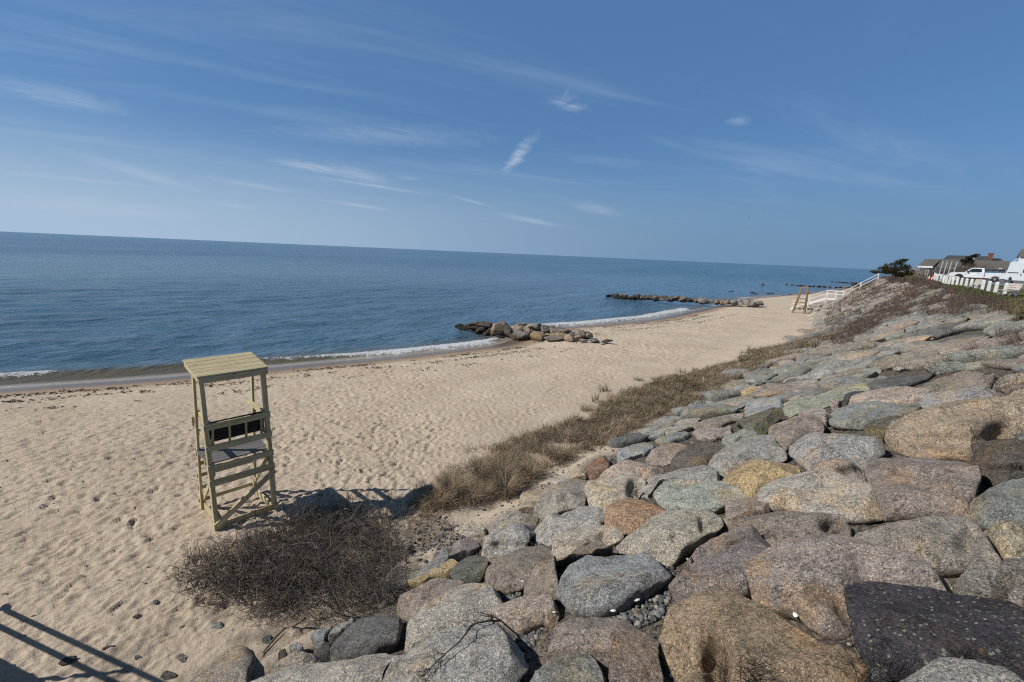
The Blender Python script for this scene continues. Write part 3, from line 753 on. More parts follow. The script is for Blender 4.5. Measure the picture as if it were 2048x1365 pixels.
ROCKS = [
 ["dark purplish black flat slab speckled with pale green lichen at the bottom right corner","slab","slab",0.17,0.9,[1683,1170,1732,1156,1765,1160,1807,1161,1857,1165,1899,1169,1936,1180,1974,1180,2020,1193,2048,1205,2097,1224,2107,1289,2097,1372,2048,1358,2003,1349,1919,1343,1836,1337,1777,1325,1746,1318,1721,1301,1709,1285,1700,1247,1690,1216,1682,1189]],
 ["grey banded boulder with a thin tan vein in front of the black lichened slab","grey","round",0.26,0.15,[1765,1365,1777,1349,1794,1335,1825,1320,1857,1312,1888,1312,1930,1318,1961,1328,2003,1335,2048,1348,2082,1366,2086,1414,1919,1439,1777,1424]],
 ["huge tan and orange mottled boulder with a dark hollow in its front, bottom centre right","tanmix","round",0.24,0.2,[1350,1341,1326,1314,1312,1291,1309,1278,1299,1268,1295,1257,1308,1245,1331,1224,1358,1203,1385,1189,1399,1175,1426,1168,1453,1169,1480,1175,1497,1182,1516,1194,1541,1205,1568,1220,1599,1232,1624,1245,1649,1257,1672,1270,1689,1283,1706,1297,1718,1312,1727,1331,1724,1349,1714,1365,1683,1406,1547,1431,1401,1418]],
 ["broad pinkish grey granite boulder with a rounded nose, directly above the black lichened slab","pink","round",0.27,0.12,[1484,1164,1482,1149,1482,1132,1491,1120,1514,1106,1539,1096,1552,1089,1574,1077,1597,1069,1622,1064,1646,1063,1673,1065,1710,1073,1740,1083,1800,1092,1822,1100,1845,1114,1867,1134,1880,1145,1882,1153,1857,1162,1794,1172,1710,1205,1702,1243,1672,1246,1651,1244,1620,1226,1605,1218,1568,1203,1539,1202,1516,1189,1497,1177]],
 ["angular mauve and rusty broken block with a stepped orange front face","mauve","block",0.34,0.1,[1345,1125,1347,1104,1358,1088,1383,1069,1407,1051,1421,1048,1451,1043,1486,1051,1511,1058,1531,1073,1551,1089,1527,1099,1503,1111,1488,1125,1482,1135,1482,1151,1464,1153,1443,1153,1415,1160,1409,1172,1384,1184,1372,1194,1360,1199,1349,1178,1345,1153,1344,1122]],
 ["flat grey brown boulder splashed with white bird droppings","brown","round",0.2,0.35,[1433,1046,1449,1034,1486,1018,1523,1008,1556,1002,1585,1003,1605,1009,1632,1020,1656,1028,1687,1041,1697,1047,1687,1054,1675,1065,1646,1065,1622,1067,1597,1072,1574,1081,1552,1089,1531,1074,1511,1059,1486,1052,1451,1045]],
 ["small brownish pink boulder wedged beside the pale green flat stone","pinkbrown","round",0.26,0.05,[1448,1004,1462,994,1486,990,1515,991,1527,996,1537,1006,1523,1012,1486,1023,1462,1034,1448,1037]],
 ["large pale grey and cream granite boulder with a tan smudge on its right shoulder","pale","round",0.25,0.1,[1496,985,1511,971,1527,961,1554,951,1585,947,1617,941,1646,940,1677,945,1708,952,1728,963,1736,975,1736,987,1749,1004,1759,1022,1738,1027,1708,1029,1671,1030,1646,1024,1615,1016,1585,1008,1556,1006,1537,1007,1523,997]],
 ["golden orange rounded boulder among grey ones","orange","round",0.3,0.08,[1438,958,1441,942,1453,932,1482,921,1513,913,1539,906,1564,906,1585,915,1605,928,1616,939,1595,946,1564,952,1531,961,1515,972,1496,985,1488,984,1476,972,1451,962]],
 ["light grey domed boulder just behind the golden orange one","grey","round",0.3,0.05,[1415,924,1423,911,1441,896,1470,883,1492,871,1515,867,1535,873,1552,887,1568,902,1556,911,1523,919,1482,928,1455,936,1439,942,1421,934]],
 ["big grey speckled dome shaped boulder, smooth and almost round","greydome","round",0.34,0.02,[1576,892,1579,884,1596,870,1624,858,1653,849,1690,848,1717,851,1739,862,1758,876,1765,888,1759,893,1738,909,1730,922,1704,914,1687,915,1663,923,1636,923,1619,929,1601,916,1581,899]],
 ["small pinkish broken stone between the speckled dome and the pale cream boulder","pink","block",0.3,0.05,[1616,936,1619,927,1628,922,1656,922,1673,915,1687,912,1708,912,1724,922,1732,932,1732,954,1720,955,1697,952,1673,947,1646,943]],
 ["wide flat topped pinkish brown boulder with an orange stained ledge along its front","pinkbrown","slab",0.3,0.12,[1733,922,1736,909,1759,901,1779,900,1812,899,1853,899,1890,902,1915,909,1935,914,1952,922,1956,942,1952,975,1952,991,1941,1004,1943,1030,1935,1032,1915,1026,1880,1022,1812,1024,1779,1024,1760,1023,1751,1002,1742,973,1734,952]],
 ["long grey boulder with a brownish top, below the wide flat topped one","greytan","round",0.24,0.08,[1677,1065,1689,1051,1710,1036,1734,1024,1763,1022,1812,1020,1853,1017,1884,1017,1915,1022,1941,1034,1962,1053,1980,1073,1993,1092,1997,1106,1976,1111,1939,1114,1919,1121,1900,1129,1863,1129,1845,1118,1822,1104,1792,1094,1763,1090,1734,1084,1710,1075]],
 ["grey green boulder with a white dropping on top at the right edge","slate","round",0.3,0.2,[1939,1012,1950,997,1976,979,1989,967,2013,961,2048,950,2079,942,2095,1004,2089,1045,2048,1051,2017,1048,1993,1052,1972,1042,1952,1034,1941,1022]],
 ["cream streaked rock tucked under the grey green boulder","cream","block",0.2,0.1,[1954,1034,1976,1043,1995,1053,2021,1048,2048,1049,2089,1045,2095,1096,2048,1099,2013,1103,2005,1100,1993,1082,1976,1061,1962,1049]],
 ["dark brown cracked boulder at the right edge","darkbrown","block",0.3,0.15,[1937,895,1945,883,1962,877,1997,879,2013,876,2027,870,2048,860,2079,848,2095,901,2089,946,2048,952,2013,962,1989,967,1976,954,1962,936,1950,919,1941,905]],
 ["largest tan boulder with dark crust, leaning over the dark brown cracked one","tancrust","round",0.26,0.25,[1767,874,1771,862,1787,847,1808,835,1841,825,1857,816,1884,804,1904,795,1935,790,1968,787,1997,782,2027,775,2048,774,2089,769,2105,814,2089,859,2048,864,2017,879,1956,882,1939,892,1931,903,1915,903,1884,899,1833,898,1781,897,1771,886]],
 ["smooth grey elongated boulder behind the largest tan one","greydome","round",0.22,0.02,[1833,814,1841,800,1853,790,1870,779,1894,771,1925,765,1956,763,1980,765,2001,771,2013,777,1997,784,1968,791,1935,795,1904,802,1884,810,1857,821,1841,824]],
 ["pale brownish grey boulder with a sharp left edge at the right side of the frame","greytan","block",0.24,0.1,[1980,759,1986,747,2001,742,2027,737,2048,736,2089,734,2095,755,2089,773,2048,775,2027,777,2009,776,1993,768,1980,765]],
 ["long low brown boulder with grey lichen patches above the smooth elongated one","brown","slab",0.14,0.6,[1839,768,1863,755,1894,743,1925,738,1956,735,1984,738,1984,751,1978,764,1956,766,1925,769,1894,775,1872,782,1863,784]],
 ["pinkish tan boulder with a dark broken right end","pinktan","slab",0.22,0.05,[1688,805,1710,793,1740,782,1771,774,1802,769,1833,768,1853,773,1864,782,1849,796,1833,810,1822,810,1796,809,1779,807,1751,807,1720,809,1689,810]],
 ["narrow dark charcoal stone lying along the pinkish tan boulder","dark","block",0.2,0.1,[1673,804,1681,792,1701,782,1730,774,1751,770,1757,775,1751,782,1730,787,1710,794,1689,806,1675,811]],
 ["little pinkish stone at the end of the narrow charcoal stone","pink","round",0.3,0,[1657,804,1669,790,1685,785,1689,788,1679,796,1673,810,1664,812]],
 ["blue green slate slab with a mossy yellow corner","slate","slab",0.2,0.3,[1656,831,1666,814,1699,807,1734,803,1771,803,1796,804,1822,806,1839,821,1841,825,1816,832,1792,830,1763,838,1730,849,1699,850,1656,848]],
 ["mossy dark block underneath the blue green slate slab","moss","block",0.3,0.3,[1718,849,1746,840,1771,831,1792,827,1812,831,1796,843,1775,857,1767,874,1759,876,1736,855]],
 ["rose grey rounded boulder with a rusty ridge","pinkbrown","round",0.33,0.05,[1531,868,1536,855,1551,837,1567,826,1587,823,1612,829,1629,839,1643,849,1624,862,1596,873,1579,886,1571,892,1559,892,1544,876]],
 ["pinkish block with a black shadowed right face beside the slate slab","pink","block",0.3,0.05,[1590,823,1604,814,1629,807,1653,808,1665,814,1657,829,1656,847,1643,850,1629,839,1612,828]],
 ["rust stained greenish rock left of the rose grey boulder","moss","block",0.26,0.5,[1461,862,1466,843,1479,831,1510,827,1540,818,1565,825,1551,837,1536,855,1530,868,1516,864,1497,857,1479,861]],
 ["low olive grey rounded stone below the rust stained rock","greygreen","round",0.25,0.1,[1440,880,1460,862,1485,854,1501,855,1518,866,1501,872,1481,878,1464,886,1446,892]],
 ["long grey slab covered by yellow green lichen","lichen","slab",0.12,0.9,[1561,821,1575,806,1602,796,1633,786,1663,775,1694,768,1725,767,1745,771,1715,781,1684,791,1661,803,1633,810,1612,815,1590,824,1571,826]],
 ["thin rosy slab behind the yellow green slab","pinktan","slab",0.1,0,[1567,802,1592,792,1622,784,1643,784,1622,794,1592,803,1571,809]],
 ["flat blue grey slab left of the yellow green one","bluegrey","slab",0.14,0.25,[1485,812,1499,798,1530,792,1567,800,1571,809,1559,819,1540,821,1510,828,1485,828]],
 ["narrow salmon coloured slab near the dune grass","salmon","slab",0.14,0,[1448,816,1454,808,1473,800,1503,795,1485,805,1469,815,1456,822]],
 ["ochre flat stone beside dark cobbles near the dune grass","ochre","slab",0.12,0,[1479,784,1499,774,1530,769,1555,768,1540,775,1510,784,1485,787]],
 ["pale blue grey flat slab at the upper edge of the dune grass","bluegrey","slab",0.16,0,[1464,779,1469,770,1489,761,1514,756,1516,763,1499,772,1481,781]],
 ["tan grey slab behind the ochre flat stone","greytan","slab",0.12,0.1,[1555,775,1571,765,1602,759,1633,756,1639,763,1622,774,1596,783,1571,779]],
 ["long pale grey slab along a dark crack, mid slope","palegrey","slab",0.14,0.05,[1563,761,1581,753,1612,743,1653,738,1676,741,1653,750,1626,756,1602,758,1575,764]],
 ["bright salmon pink slab high on the slope","salmon","slab",0.14,0,[1806,683,1822,675,1853,664,1863,665,1855,675,1829,682,1810,687]],
 ["dark grey long boulder with a black end high on the slope","darkgrey","slab",0.16,0.1,[1857,671,1884,663,1915,650,1943,642,1949,648,1925,657,1894,668,1874,674]],
 ["light blue grey slab ending in a black hollow below the salmon pink slab","bluegrey","slab",0.14,0.05,[1736,716,1755,706,1779,695,1808,687,1812,691,1802,698,1771,709,1744,719]],
 ["teal grey rounded slab with a mossy hump","slate","slab",0.14,0.35,[1726,761,1734,751,1761,743,1787,747,1779,758,1751,767,1730,768]],
 ["grey green low slab left of the mossy hump","greygreen","slab",0.12,0.3,[1695,751,1716,741,1751,730,1763,734,1736,750,1710,756]],
 ["broad flat brown boulder at the right edge with bare twigs on it","brown","slab",0.12,0.4,[1933,718,1956,708,1997,702,2048,698,2079,697,2083,712,2079,727,2017,729,1976,725]],
 ["long olive grey slab with twigs growing along its right end","greygreen","slab",0.1,0.4,[1843,728,1874,722,1915,719,1972,719,1976,725,1935,731,1894,737,1863,744]],
 ["pale slab with a dark triangular chip","palegrey","slab",0.12,0.2,[1779,728,1802,716,1833,711,1843,714,1833,723,1818,731,1792,737]],
 ["long pale speckled boulder rising behind the huge branch covered one","pale","round",0.26,0.05,[800,1264,811,1247,832,1224,864,1199,897,1178,926,1164,957,1159,980,1164,995,1174,1001,1186,1016,1197,978,1216,964,1230,947,1245,916,1251,880,1262,832,1274,809,1281,799,1274]],
 ["pinkish brown bumpy rock with white specks beside the flat blue grey wedge shaped boulder","pinktan","round",0.26,0.15,[964,1226,978,1214,1005,1201,1031,1191,1062,1182,1089,1183,1114,1194,1108,1209,1102,1222,1072,1226,1047,1241,1031,1249,1005,1247,985,1245,968,1239]],
 ["smooth sloping pale granite boulder at the bottom edge beside the sand","pale","round",0.2,0.02,[476,1372,532,1345,580,1331,614,1326,657,1320,689,1310,720,1295,751,1286,783,1279,806,1289,781,1305,760,1324,749,1343,743,1372,714,1431,543,1445,480,1414]],
 ["huge pale granite boulder with a bare dead branch lying on it","palegrey","round",0.27,0.02,[735,1372,743,1339,762,1316,793,1295,818,1285,832,1272,880,1257,916,1245,957,1243,989,1247,1005,1249,1026,1262,1045,1278,1060,1291,1058,1301,1047,1316,1031,1339,1008,1365,978,1406,843,1435,759,1427]],
 ["green grey pointed flat rock at the bottom edge, veined with a pale streak","slate","block",0.2,0.15,[1008,1365,1031,1343,1056,1316,1072,1301,1093,1285,1106,1281,1124,1287,1152,1293,1175,1308,1197,1326,1209,1347,1226,1365,1239,1404,1164,1439,1070,1431]],
 ["squarish pinkish brown block with a sheer black right side, bottom centre","pinkbrown","block",0.36,0.2,[1084,1253,1093,1239,1107,1228,1143,1223,1184,1220,1226,1219,1257,1220,1283,1219,1295,1230,1304,1243,1295,1260,1290,1278,1295,1299,1299,1331,1301,1365,1301,1410,1247,1418,1222,1360,1205,1345,1189,1320,1170,1305,1149,1293,1122,1287,1097,1280,1080,1276]],
 ["flat blue grey wedge shaped boulder with a white dropping and a dark undercut edge","bluegrey","slab",0.26,0.05,[1113,1184,1117,1168,1130,1138,1143,1122,1161,1112,1197,1111,1230,1105,1268,1102,1299,1103,1320,1113,1343,1120,1339,1132,1310,1151,1280,1172,1247,1193,1222,1205,1184,1218,1143,1220,1128,1203]],
 ["long brown boulder whose right end curves into deep shadow behind the blue grey wedge","brown","round",0.27,0.02,[1039,1184,1047,1164,1072,1134,1093,1113,1118,1101,1124,1112,1147,1096,1171,1083,1196,1078,1212,1084,1225,1096,1231,1104,1202,1112,1163,1115,1143,1129,1132,1140,1130,1141,1119,1168,1117,1189,1089,1186,1062,1184]],
 ["big cream and ochre boulder with a notch on its right side, centre of the slope","creamtan","round",0.27,0.05,[1227,1096,1235,1084,1251,1069,1272,1055,1288,1038,1309,1024,1327,1017,1356,1016,1387,1015,1417,1017,1436,1024,1440,1036,1428,1047,1407,1055,1387,1071,1358,1092,1346,1110,1335,1116,1313,1109,1272,1105,1239,1106]],
 ["rusty orange boulder with a pale top stone, left of the cream and ochre one","rustorange","block",0.27,0.1,[1192,1038,1206,1022,1229,1006,1251,997,1276,991,1301,991,1323,1012,1315,1024,1301,1036,1284,1047,1264,1053,1243,1051,1223,1047,1208,1043]],
 ["pale green grey oval flat stone overhanging its neighbours","green","slab",0.24,0.15,[1302,981,1307,975,1325,965,1356,959,1397,958,1438,959,1469,965,1479,975,1493,987,1469,995,1448,1006,1417,1013,1387,1015,1356,1015,1329,1012,1315,999]],
 ["long grey boulder behind the pale green oval stone","grey","round",0.27,0.05,[1281,958,1286,946,1305,935,1335,931,1376,927,1413,928,1428,936,1436,946,1436,959,1397,963,1356,965,1325,971,1309,981,1296,989,1284,981,1280,971]],
 ["cream coloured cracked boulder left of the long grey one","creamtan","round",0.28,0.1,[1170,977,1179,963,1202,954,1233,947,1259,946,1280,950,1282,963,1268,977,1268,993,1251,1002,1229,1010,1210,1015,1192,1011,1173,1007,1169,991]],
 ["tall brownish grey boulder below the grass, lit on its top ridge","greytan","round",0.3,0.02,[1071,1024,1075,1008,1087,983,1108,969,1132,956,1161,950,1179,950,1191,958,1175,971,1171,983,1171,1002,1165,1008,1132,1012,1112,1020,1087,1034]],
 ["pale grey boulder with a faint pink patch in the middle of the left slope","palegrey","round",0.26,0.02,[1052,1057,1067,1045,1087,1032,1112,1018,1138,1008,1169,1007,1194,1010,1208,1017,1202,1028,1190,1043,1159,1048,1128,1063,1104,1076,1087,1076,1065,1067]],
 ["light tan creased boulder below the rusty orange one","paletan","round",0.27,0.03,[1103,1106,1106,1082,1116,1067,1136,1053,1165,1045,1190,1039,1210,1043,1235,1053,1243,1065,1229,1075,1218,1088,1196,1080,1171,1086,1147,1100,1124,1112]],
 ["brown rounded boulder beside a patch of small gravel","brown","round",0.28,0.02,[960,1157,966,1141,989,1124,1016,1103,1046,1083,1067,1077,1091,1082,1104,1088,1103,1106,1087,1119,1072,1135,1047,1164,1020,1170,1001,1174,974,1164]],
 ["whitish grey boulder with a dark fractured lower right side","palegrey","block",0.27,0.02,[942,1104,948,1088,964,1073,985,1059,1015,1045,1040,1036,1067,1033,1079,1036,1065,1047,1052,1057,1056,1067,1046,1077,1026,1088,995,1106,974,1109,956,1109]],
 ["greyish tan stone with a step, above the whitish grey boulder","greytan","block",0.26,0.05,[970,1057,972,1043,985,1030,1015,1019,1046,1010,1065,1016,1069,1024,1040,1038,1015,1047,985,1061,972,1066]],
 ["sharp edged yellowish stone at the edge of the grass tufts","tan","block",0.26,0,[1024,1006,1036,991,1056,979,1079,972,1083,983,1081,999,1065,1010,1046,1009,1028,1013]],
 ["grey green flat slab half hidden by drooping grass","greygreen","slab",0.14,0.15,[912,1014,927,1002,954,993,991,985,997,991,985,1008,970,1022,944,1023]],
 ["slim whitish flat stone at the foot of the grass","paletan","slab",0.16,0,[1093,958,1112,948,1138,939,1165,937,1175,944,1149,951,1128,957,1106,966]],
 ["reddish brown cube shaped stone","rust","block",0.4,0,[1175,942,1177,926,1190,915,1208,908,1218,913,1218,928,1204,940,1186,948]],
 ["slate grey slab with a black broken end near the dune grass","bluegrey","slab",0.2,0.02,[1225,905,1243,895,1274,885,1301,878,1305,891,1290,903,1264,911,1235,921]],
 ["pinkish cream stone with a jagged right edge beside the reddish brown cube","pinktan","block",0.24,0.03,[1186,948,1206,934,1233,922,1264,915,1294,917,1321,921,1305,933,1286,947,1280,950,1264,947,1243,948,1212,954,1190,957]],
 ["brownish pink ridge of rock left of the dark wedge","pinkbrown","block",0.22,0.1,[1293,909,1305,895,1335,883,1366,878,1387,885,1366,902,1335,912,1321,922,1301,916]],
 ["dark brown wedge of rock with an orange top corner and black hollow","darkbrown","block",0.25,0.05,[1319,930,1335,917,1366,901,1393,885,1417,876,1440,876,1448,889,1428,901,1417,913,1413,927,1376,929,1335,932]],
 ["mauve grey flat stone lying in the pebbly sand","mauve","slab",0.14,0,[855,1121,870,1102,892,1088,923,1075,948,1071,960,1075,944,1092,927,1102,903,1111,872,1124]],
 ["pale tan low stone partly buried next to the grass tussocks","paletan","round",0.16,0,[909,1069,915,1057,939,1047,960,1043,970,1051,968,1061,944,1065,923,1073]],
 ["yellow ochre flat rock with dark cracks beside the bare thicket","ochre","slab",0.16,0.02,[811,1155,828,1145,864,1130,895,1118,924,1115,914,1128,897,1141,868,1149,843,1161,818,1164]],
 ["dark olive grey flat rock right of the yellow ochre one","darkgreen","slab",0.2,0.05,[898,1141,905,1128,926,1115,957,1108,976,1113,977,1130,964,1143,939,1152,914,1155,901,1151]],
 ["smooth brownish pink low rock at the lower edge of the bare thicket","pinkbrown","round",0.18,0,[780,1214,797,1191,822,1174,864,1160,897,1153,932,1157,930,1168,901,1182,868,1203,843,1222,824,1230,801,1222]],
 ["dark grey streaked rock with a steep shadowed right end, lowest on the slope","darkgrey","round",0.28,0.1,[660,1318,666,1295,678,1272,699,1247,726,1232,756,1223,781,1219,802,1226,803,1243,799,1264,781,1272,751,1286,720,1297,689,1312]],
 ["slim grey slab behind the dark grey streaked rock","grey","slab",0.16,0,[653,1272,657,1262,678,1247,699,1236,716,1231,705,1245,689,1255,668,1266]],
 ["low flat brownish rock with a rough round end on the sand","greytan","block",0.22,0,[525,1336,543,1324,574,1310,605,1299,634,1301,640,1312,637,1322,614,1327,574,1333,536,1340]],
 ["black angular stone on the sand next to the dark grey streaked rock","dark","block",0.4,0,[630,1297,639,1287,655,1276,672,1281,668,1299,657,1307,639,1310]],
 ["square slate blue stone by the piece of driftwood","darkslate","block",0.4,0,[521,1276,528,1268,549,1267,547,1280,534,1290,522,1289]],
 ["small black pointed stone below the square slate blue one","dark","block",0.4,0,[552,1308,561,1297,570,1296,578,1305,564,1313]],
 ["pinkish stone under the edge of the thicket by the driftwood","pinktan","block",0.3,0,[566,1268,580,1253,605,1243,614,1251,597,1268,572,1273]],
 ["pale grey flat fragment between driftwood and the low flat rock","bluegrey","slab",0.2,0,[576,1293,589,1285,605,1286,605,1295,589,1301]],
 ["thin blue grey flake of stone in the sand below the thicket","bluegrey","slab",0.12,0,[618,1268,639,1255,668,1249,653,1265,647,1275,626,1275]],
 ["grey and brown rough rock above the pink corner stone, right edge","greybrown","block",0.24,0.3,[1896,1149,1911,1124,1940,1111,1972,1107,2003,1105,2045,1099,2086,1093,2103,1132,2097,1164,2048,1161,2024,1159,1999,1166,1974,1176,1951,1182,1919,1174,1899,1161]],
 ["small pink corner stone at the right edge above the black slab","pink","round",0.3,0.1,[2011,1189,2024,1178,2045,1174,2076,1176,2082,1193,2076,1209,2048,1207,2024,1197]],
 ["little cream chip wedged above the black slab","cream","block",0.3,0,[1865,1161,1884,1151,1899,1155,1903,1166,1888,1168]],
 ["small blue grey stone with lichen jammed under the black slab","darkslate","block",0.3,0.5,[1729,1328,1742,1326,1761,1335,1782,1349,1777,1365,1752,1376,1738,1365]],
 ["flat light grey slab at the grass edge above the pinkish ridge","bluegrey","slab",0.16,0.05,[1360,826,1372,817,1382,803,1411,799,1442,801,1440,808,1411,818,1386,826,1368,831]],
 ["tan grey split slab below the flat light grey one","greytan","slab",0.16,0.1,[1325,868,1337,852,1366,838,1395,832,1405,836,1386,851,1366,859,1345,867]],
 ["brownish ribbed slab with two long cracks","brown","slab",0.18,0.05,[1384,850,1405,838,1430,832,1454,825,1481,821,1483,826,1460,837,1434,849,1405,855,1386,859]],
 ["greenish grey thin slab at the lower grass edge","greygreen","slab",0.14,0.1,[1278,868,1309,850,1337,842,1360,836,1337,853,1325,867,1309,872,1282,874]],
 ["dark teal grey low slab left of the dark wedge","slate","slab",0.14,0.1,[1309,883,1325,871,1356,864,1380,860,1376,868,1352,876,1327,886]],
 ["pinkish grey slab just above the dark wedge","pink","slab",0.18,0.05,[1382,866,1405,856,1434,850,1464,845,1460,863,1444,868,1425,874,1395,876]],
]
for i, (lab, tint, kind, hf, li, flat) in enumerate(ROCKS):
    traced_rock(i, lab, tint, kind, hf, li, flat)

# the rest of the wall: flat stones laid close together, cut out of a jittered grid on the slope
def in_poly(x, y, P):
    r = np.zeros(np.shape(x), bool); j = len(P) - 1
    for i in range(len(P)):
        xi, yi = P[i]; xj, yj = P[j]
        cnd = ((yi > y) != (yj > y)) & (x < (xj - xi) * (y - yi) / (yj - yi + 1e-9) + xi)
        r ^= cnd; j = i
    return r
cellu, cellv = 1.7, 1.0
seeds = []
for i in range(-2, 62):
    for j in range(-3, 14):
        s = (i + .5 + random.uniform(-.42, .42) + (.5 if j % 2 else 0)) * cellu; t = -5.5 + (j + .5 + random.uniform(-.4, .4)) * cellv
        seeds.append((s, t))
seeds = np.array(seeds)
def cell_poly(k):
    s, t = seeds[k]; d = (seeds - seeds[k]); near = np.argsort((d ** 2).sum(1))[1:18]
    poly = [(s - 3, t - 3), (s + 3, t - 3), (s + 3, t + 3), (s - 3, t + 3)]
    for q in near:
        m = (seeds[k] + seeds[q]) / 2; nv = seeds[q] - seeds[k]; new = []
        for a in range(len(poly)):
            p, r = np.array(poly[a]), np.array(poly[(a + 1) % len(poly)])
            dp, dr = (p - m) @ nv, (r - m) @ nv
            if dp <= 0: new.append(tuple(p))
            if (dp < 0) != (dr < 0): new.append(tuple(p + (r - p) * dp / (dp - dr)))
        poly = new
        if len(poly) < 3: return None
    return np.array(poly)

FAR_KINDS = [("grey", (.30, .295, .275), "weathered grey granite slab laid flat in the far stretch of the sea wall", "grey slabs of the far sea wall"),
             ("tan", (.35, .31, .26), "tan granite slab laid flat in the far stretch of the sea wall", "tan slabs of the far sea wall"),
             ("pink", (.335, .285, .25), "pinkish granite slab laid flat in the far stretch of the sea wall", "pink slabs of the far sea wall"),
             ("green", (.27, .28, .255), "grey green lichened slab laid flat in the far stretch of the sea wall", "lichened slabs of the far sea wall"),
             ("dark", (.19, .185, .18), "dark grey slab laid flat in the far stretch of the sea wall", "dark slabs of the far sea wall")]
cand = []
for k in range(len(seeds)):
    s, t = seeds[k]
    if t > TOE(s) - .35 or t < CREST(s) - .2 or s < -1: continue
    P = cell_poly(k)
    if P is None: continue
    z = ground_z(P[:, 0], P[:, 1]) + .1
    X, Y = xy(P[:, 0], P[:, 1]); pp = project(np.stack([X, Y, z], -1)); c = pp.mean(0)
    side_strip = c[0] > 2100 and s > .6 and t < 1.5 and s < 9 and Y.min() > .3
    if not side_strip and (c[0] < -60 or c[0] > 2230 or c[1] > 1480 or c[1] < 400 or Y.min() < .3): continue
    smp = np.concatenate([pp * .8 + c * .2, pp * .45 + c * .55, c[None]])
    cov = np.zeros(len(smp), bool)
    for R_ in ROCK_POLYS: cov |= in_poly(smp[:, 0], smp[:, 1], R_)
    if cov.mean() > (.36 if s > 11 else .10): continue
    cand.append((s, t, P, c))
cand.sort(key=lambda a: a[0] ** 2 + a[1] ** 2)
NEAR_N = 235
stuffV, stuffF, nb = [], [], 0
for i, (s, t, P, c) in enumerate(cand):
    rg = np.random.default_rng(900 + i)
    ctr = P.mean(0); P2 = ctr + (P - ctr) * rg.uniform(.97, 1.08) + rg.normal(0, .07, P.shape)
    ring2 = smooth_poly(P2, 40 if i < 90 else 26)
    na = len(ring2)
    X, Y = xy(ring2[:, 0], ring2[:, 1]); H = rg.choice([.05, .08, .11, .17, .24], p=[.2, .28, .27, .15, .10])
    z = ground_z(ring2[:, 0], ring2[:, 1]) + H * .62 + rg.normal(0, .015)
    ring = np.stack([X, Y, z], -1)
    gx, gy = xy(ctr[0], ctr[1]); c3 = np.array([gx, gy, float(ground_z(ctr[0], ctr[1]))]); e1, e2, n = slope_frame(ctr[0], ctr[1])
    tilt = rg.normal(0, .11, 2); n = n + e1 * tilt[0] + e2 * tilt[1]; n /= np.linalg.norm(n); e2 = np.cross(n, e1); e2 /= np.linalg.norm(e2); e1 = np.cross(e2, n)
    me = rock_mesh("slab", ring, c3, e1, e2, n, H, rg.choice(['slab', 'slab', 'slab', 'block']), 2000 + i, na, 9 if i < 90 else 6, 4, .40)
    w = rg.random(); kd = FAR_KINDS[0 if w < .50 else 1 if w < .66 else 2 if w < .75 else 3 if w < .88 else 4]
    if i < NEAR_N:
        o = link("flat_stone", me, MAT['granite'], None, Vector(c3)); g = rg.uniform(.85, 1.12)
        o.color = (kd[1][0] * g, kd[1][1] * g, kd[1][2] * g, rg.choice([0, .05, .2, .45]))
        tag(o, kd[2], "stone", kd[3])
    else:
        v = np.empty(len(me.vertices) * 3, np.float32); me.vertices.foreach_get("co", v); f = np.empty(len(me.polygons) * 3, np.int32); me.loops.foreach_get("vertex_index", f)
        stuffV.append(v.reshape(-1, 3) + c3); stuffF.append(f.reshape(-1, 3) + nb); nb += len(me.vertices); bpy.data.meshes.remove(me)
if stuffV:
    o = link("distant_slabs", np_mesh("distant_slabs", np.vstack(stuffV), np.vstack(stuffF), True), MAT['granite']); o.color = (.32, .295, .26, .15)
    tag(o, "mass of small looking flat stones at the far end of the sea wall slope", "stones", None, 'stuff')

# ------------------------------------------------------------------ loose stones: one angular stone shape per call
def angular(seed, r, squash=(1, .8, .7), sub=3, cuts=9):
    bm = bmesh.new(); bmesh.ops.create_icosphere(bm, subdivisions=sub, radius=1.0)
    V = np.array([v.co[:] for v in bm.verts]); Fc = np.array([[v.index for v in f.verts] for f in bm.faces]); bm.free()
    rg = np.random.default_rng(seed)
    for _ in range(cuts):
        d = rg.normal(0, 1, 3); d /= np.linalg.norm(d); q = rg.uniform(.38, .74); ov = np.maximum(V @ d - q, 0); V = V - ov[:, None] * d * .95
    o = rg.uniform(0, 99, 3)
    for fq, a in ((1.3, .05), (3.5, .03), (8, .018)):
        D = np.stack([vnoise(V * fq + o, seed % 997), vnoise(V * fq + o + 31, seed % 997 + 1), vnoise(V * fq + o + 77, seed % 997 + 2)], -1); V = V + D * a
    return V * np.array(squash) * r, Fc

def loose(name, seed, pos, r, squash, rz, tint, lab, cat, group=None, sink=.25, sub=3, lich=0.0, tilt=0.0):
    V, Fc = angular(seed, r, squash, sub)
    o = link(name, np_mesh(name, V, Fc, False), MAT['tide_granite' if name in ('groyne_stone', 'shore_rock') else 'granite'])
    o.location = (pos[0], pos[1], pos[2] + r * squash[2] * (.72 - sink)); o.rotation_euler = (tilt, tilt * .6, rz)
    kk = .62 if name == 'groyne_stone' else 1.0
    o.color = (*[x * kk for x in TINT[tint]], lich)
    tag(o, lab, cat, group)
    return o

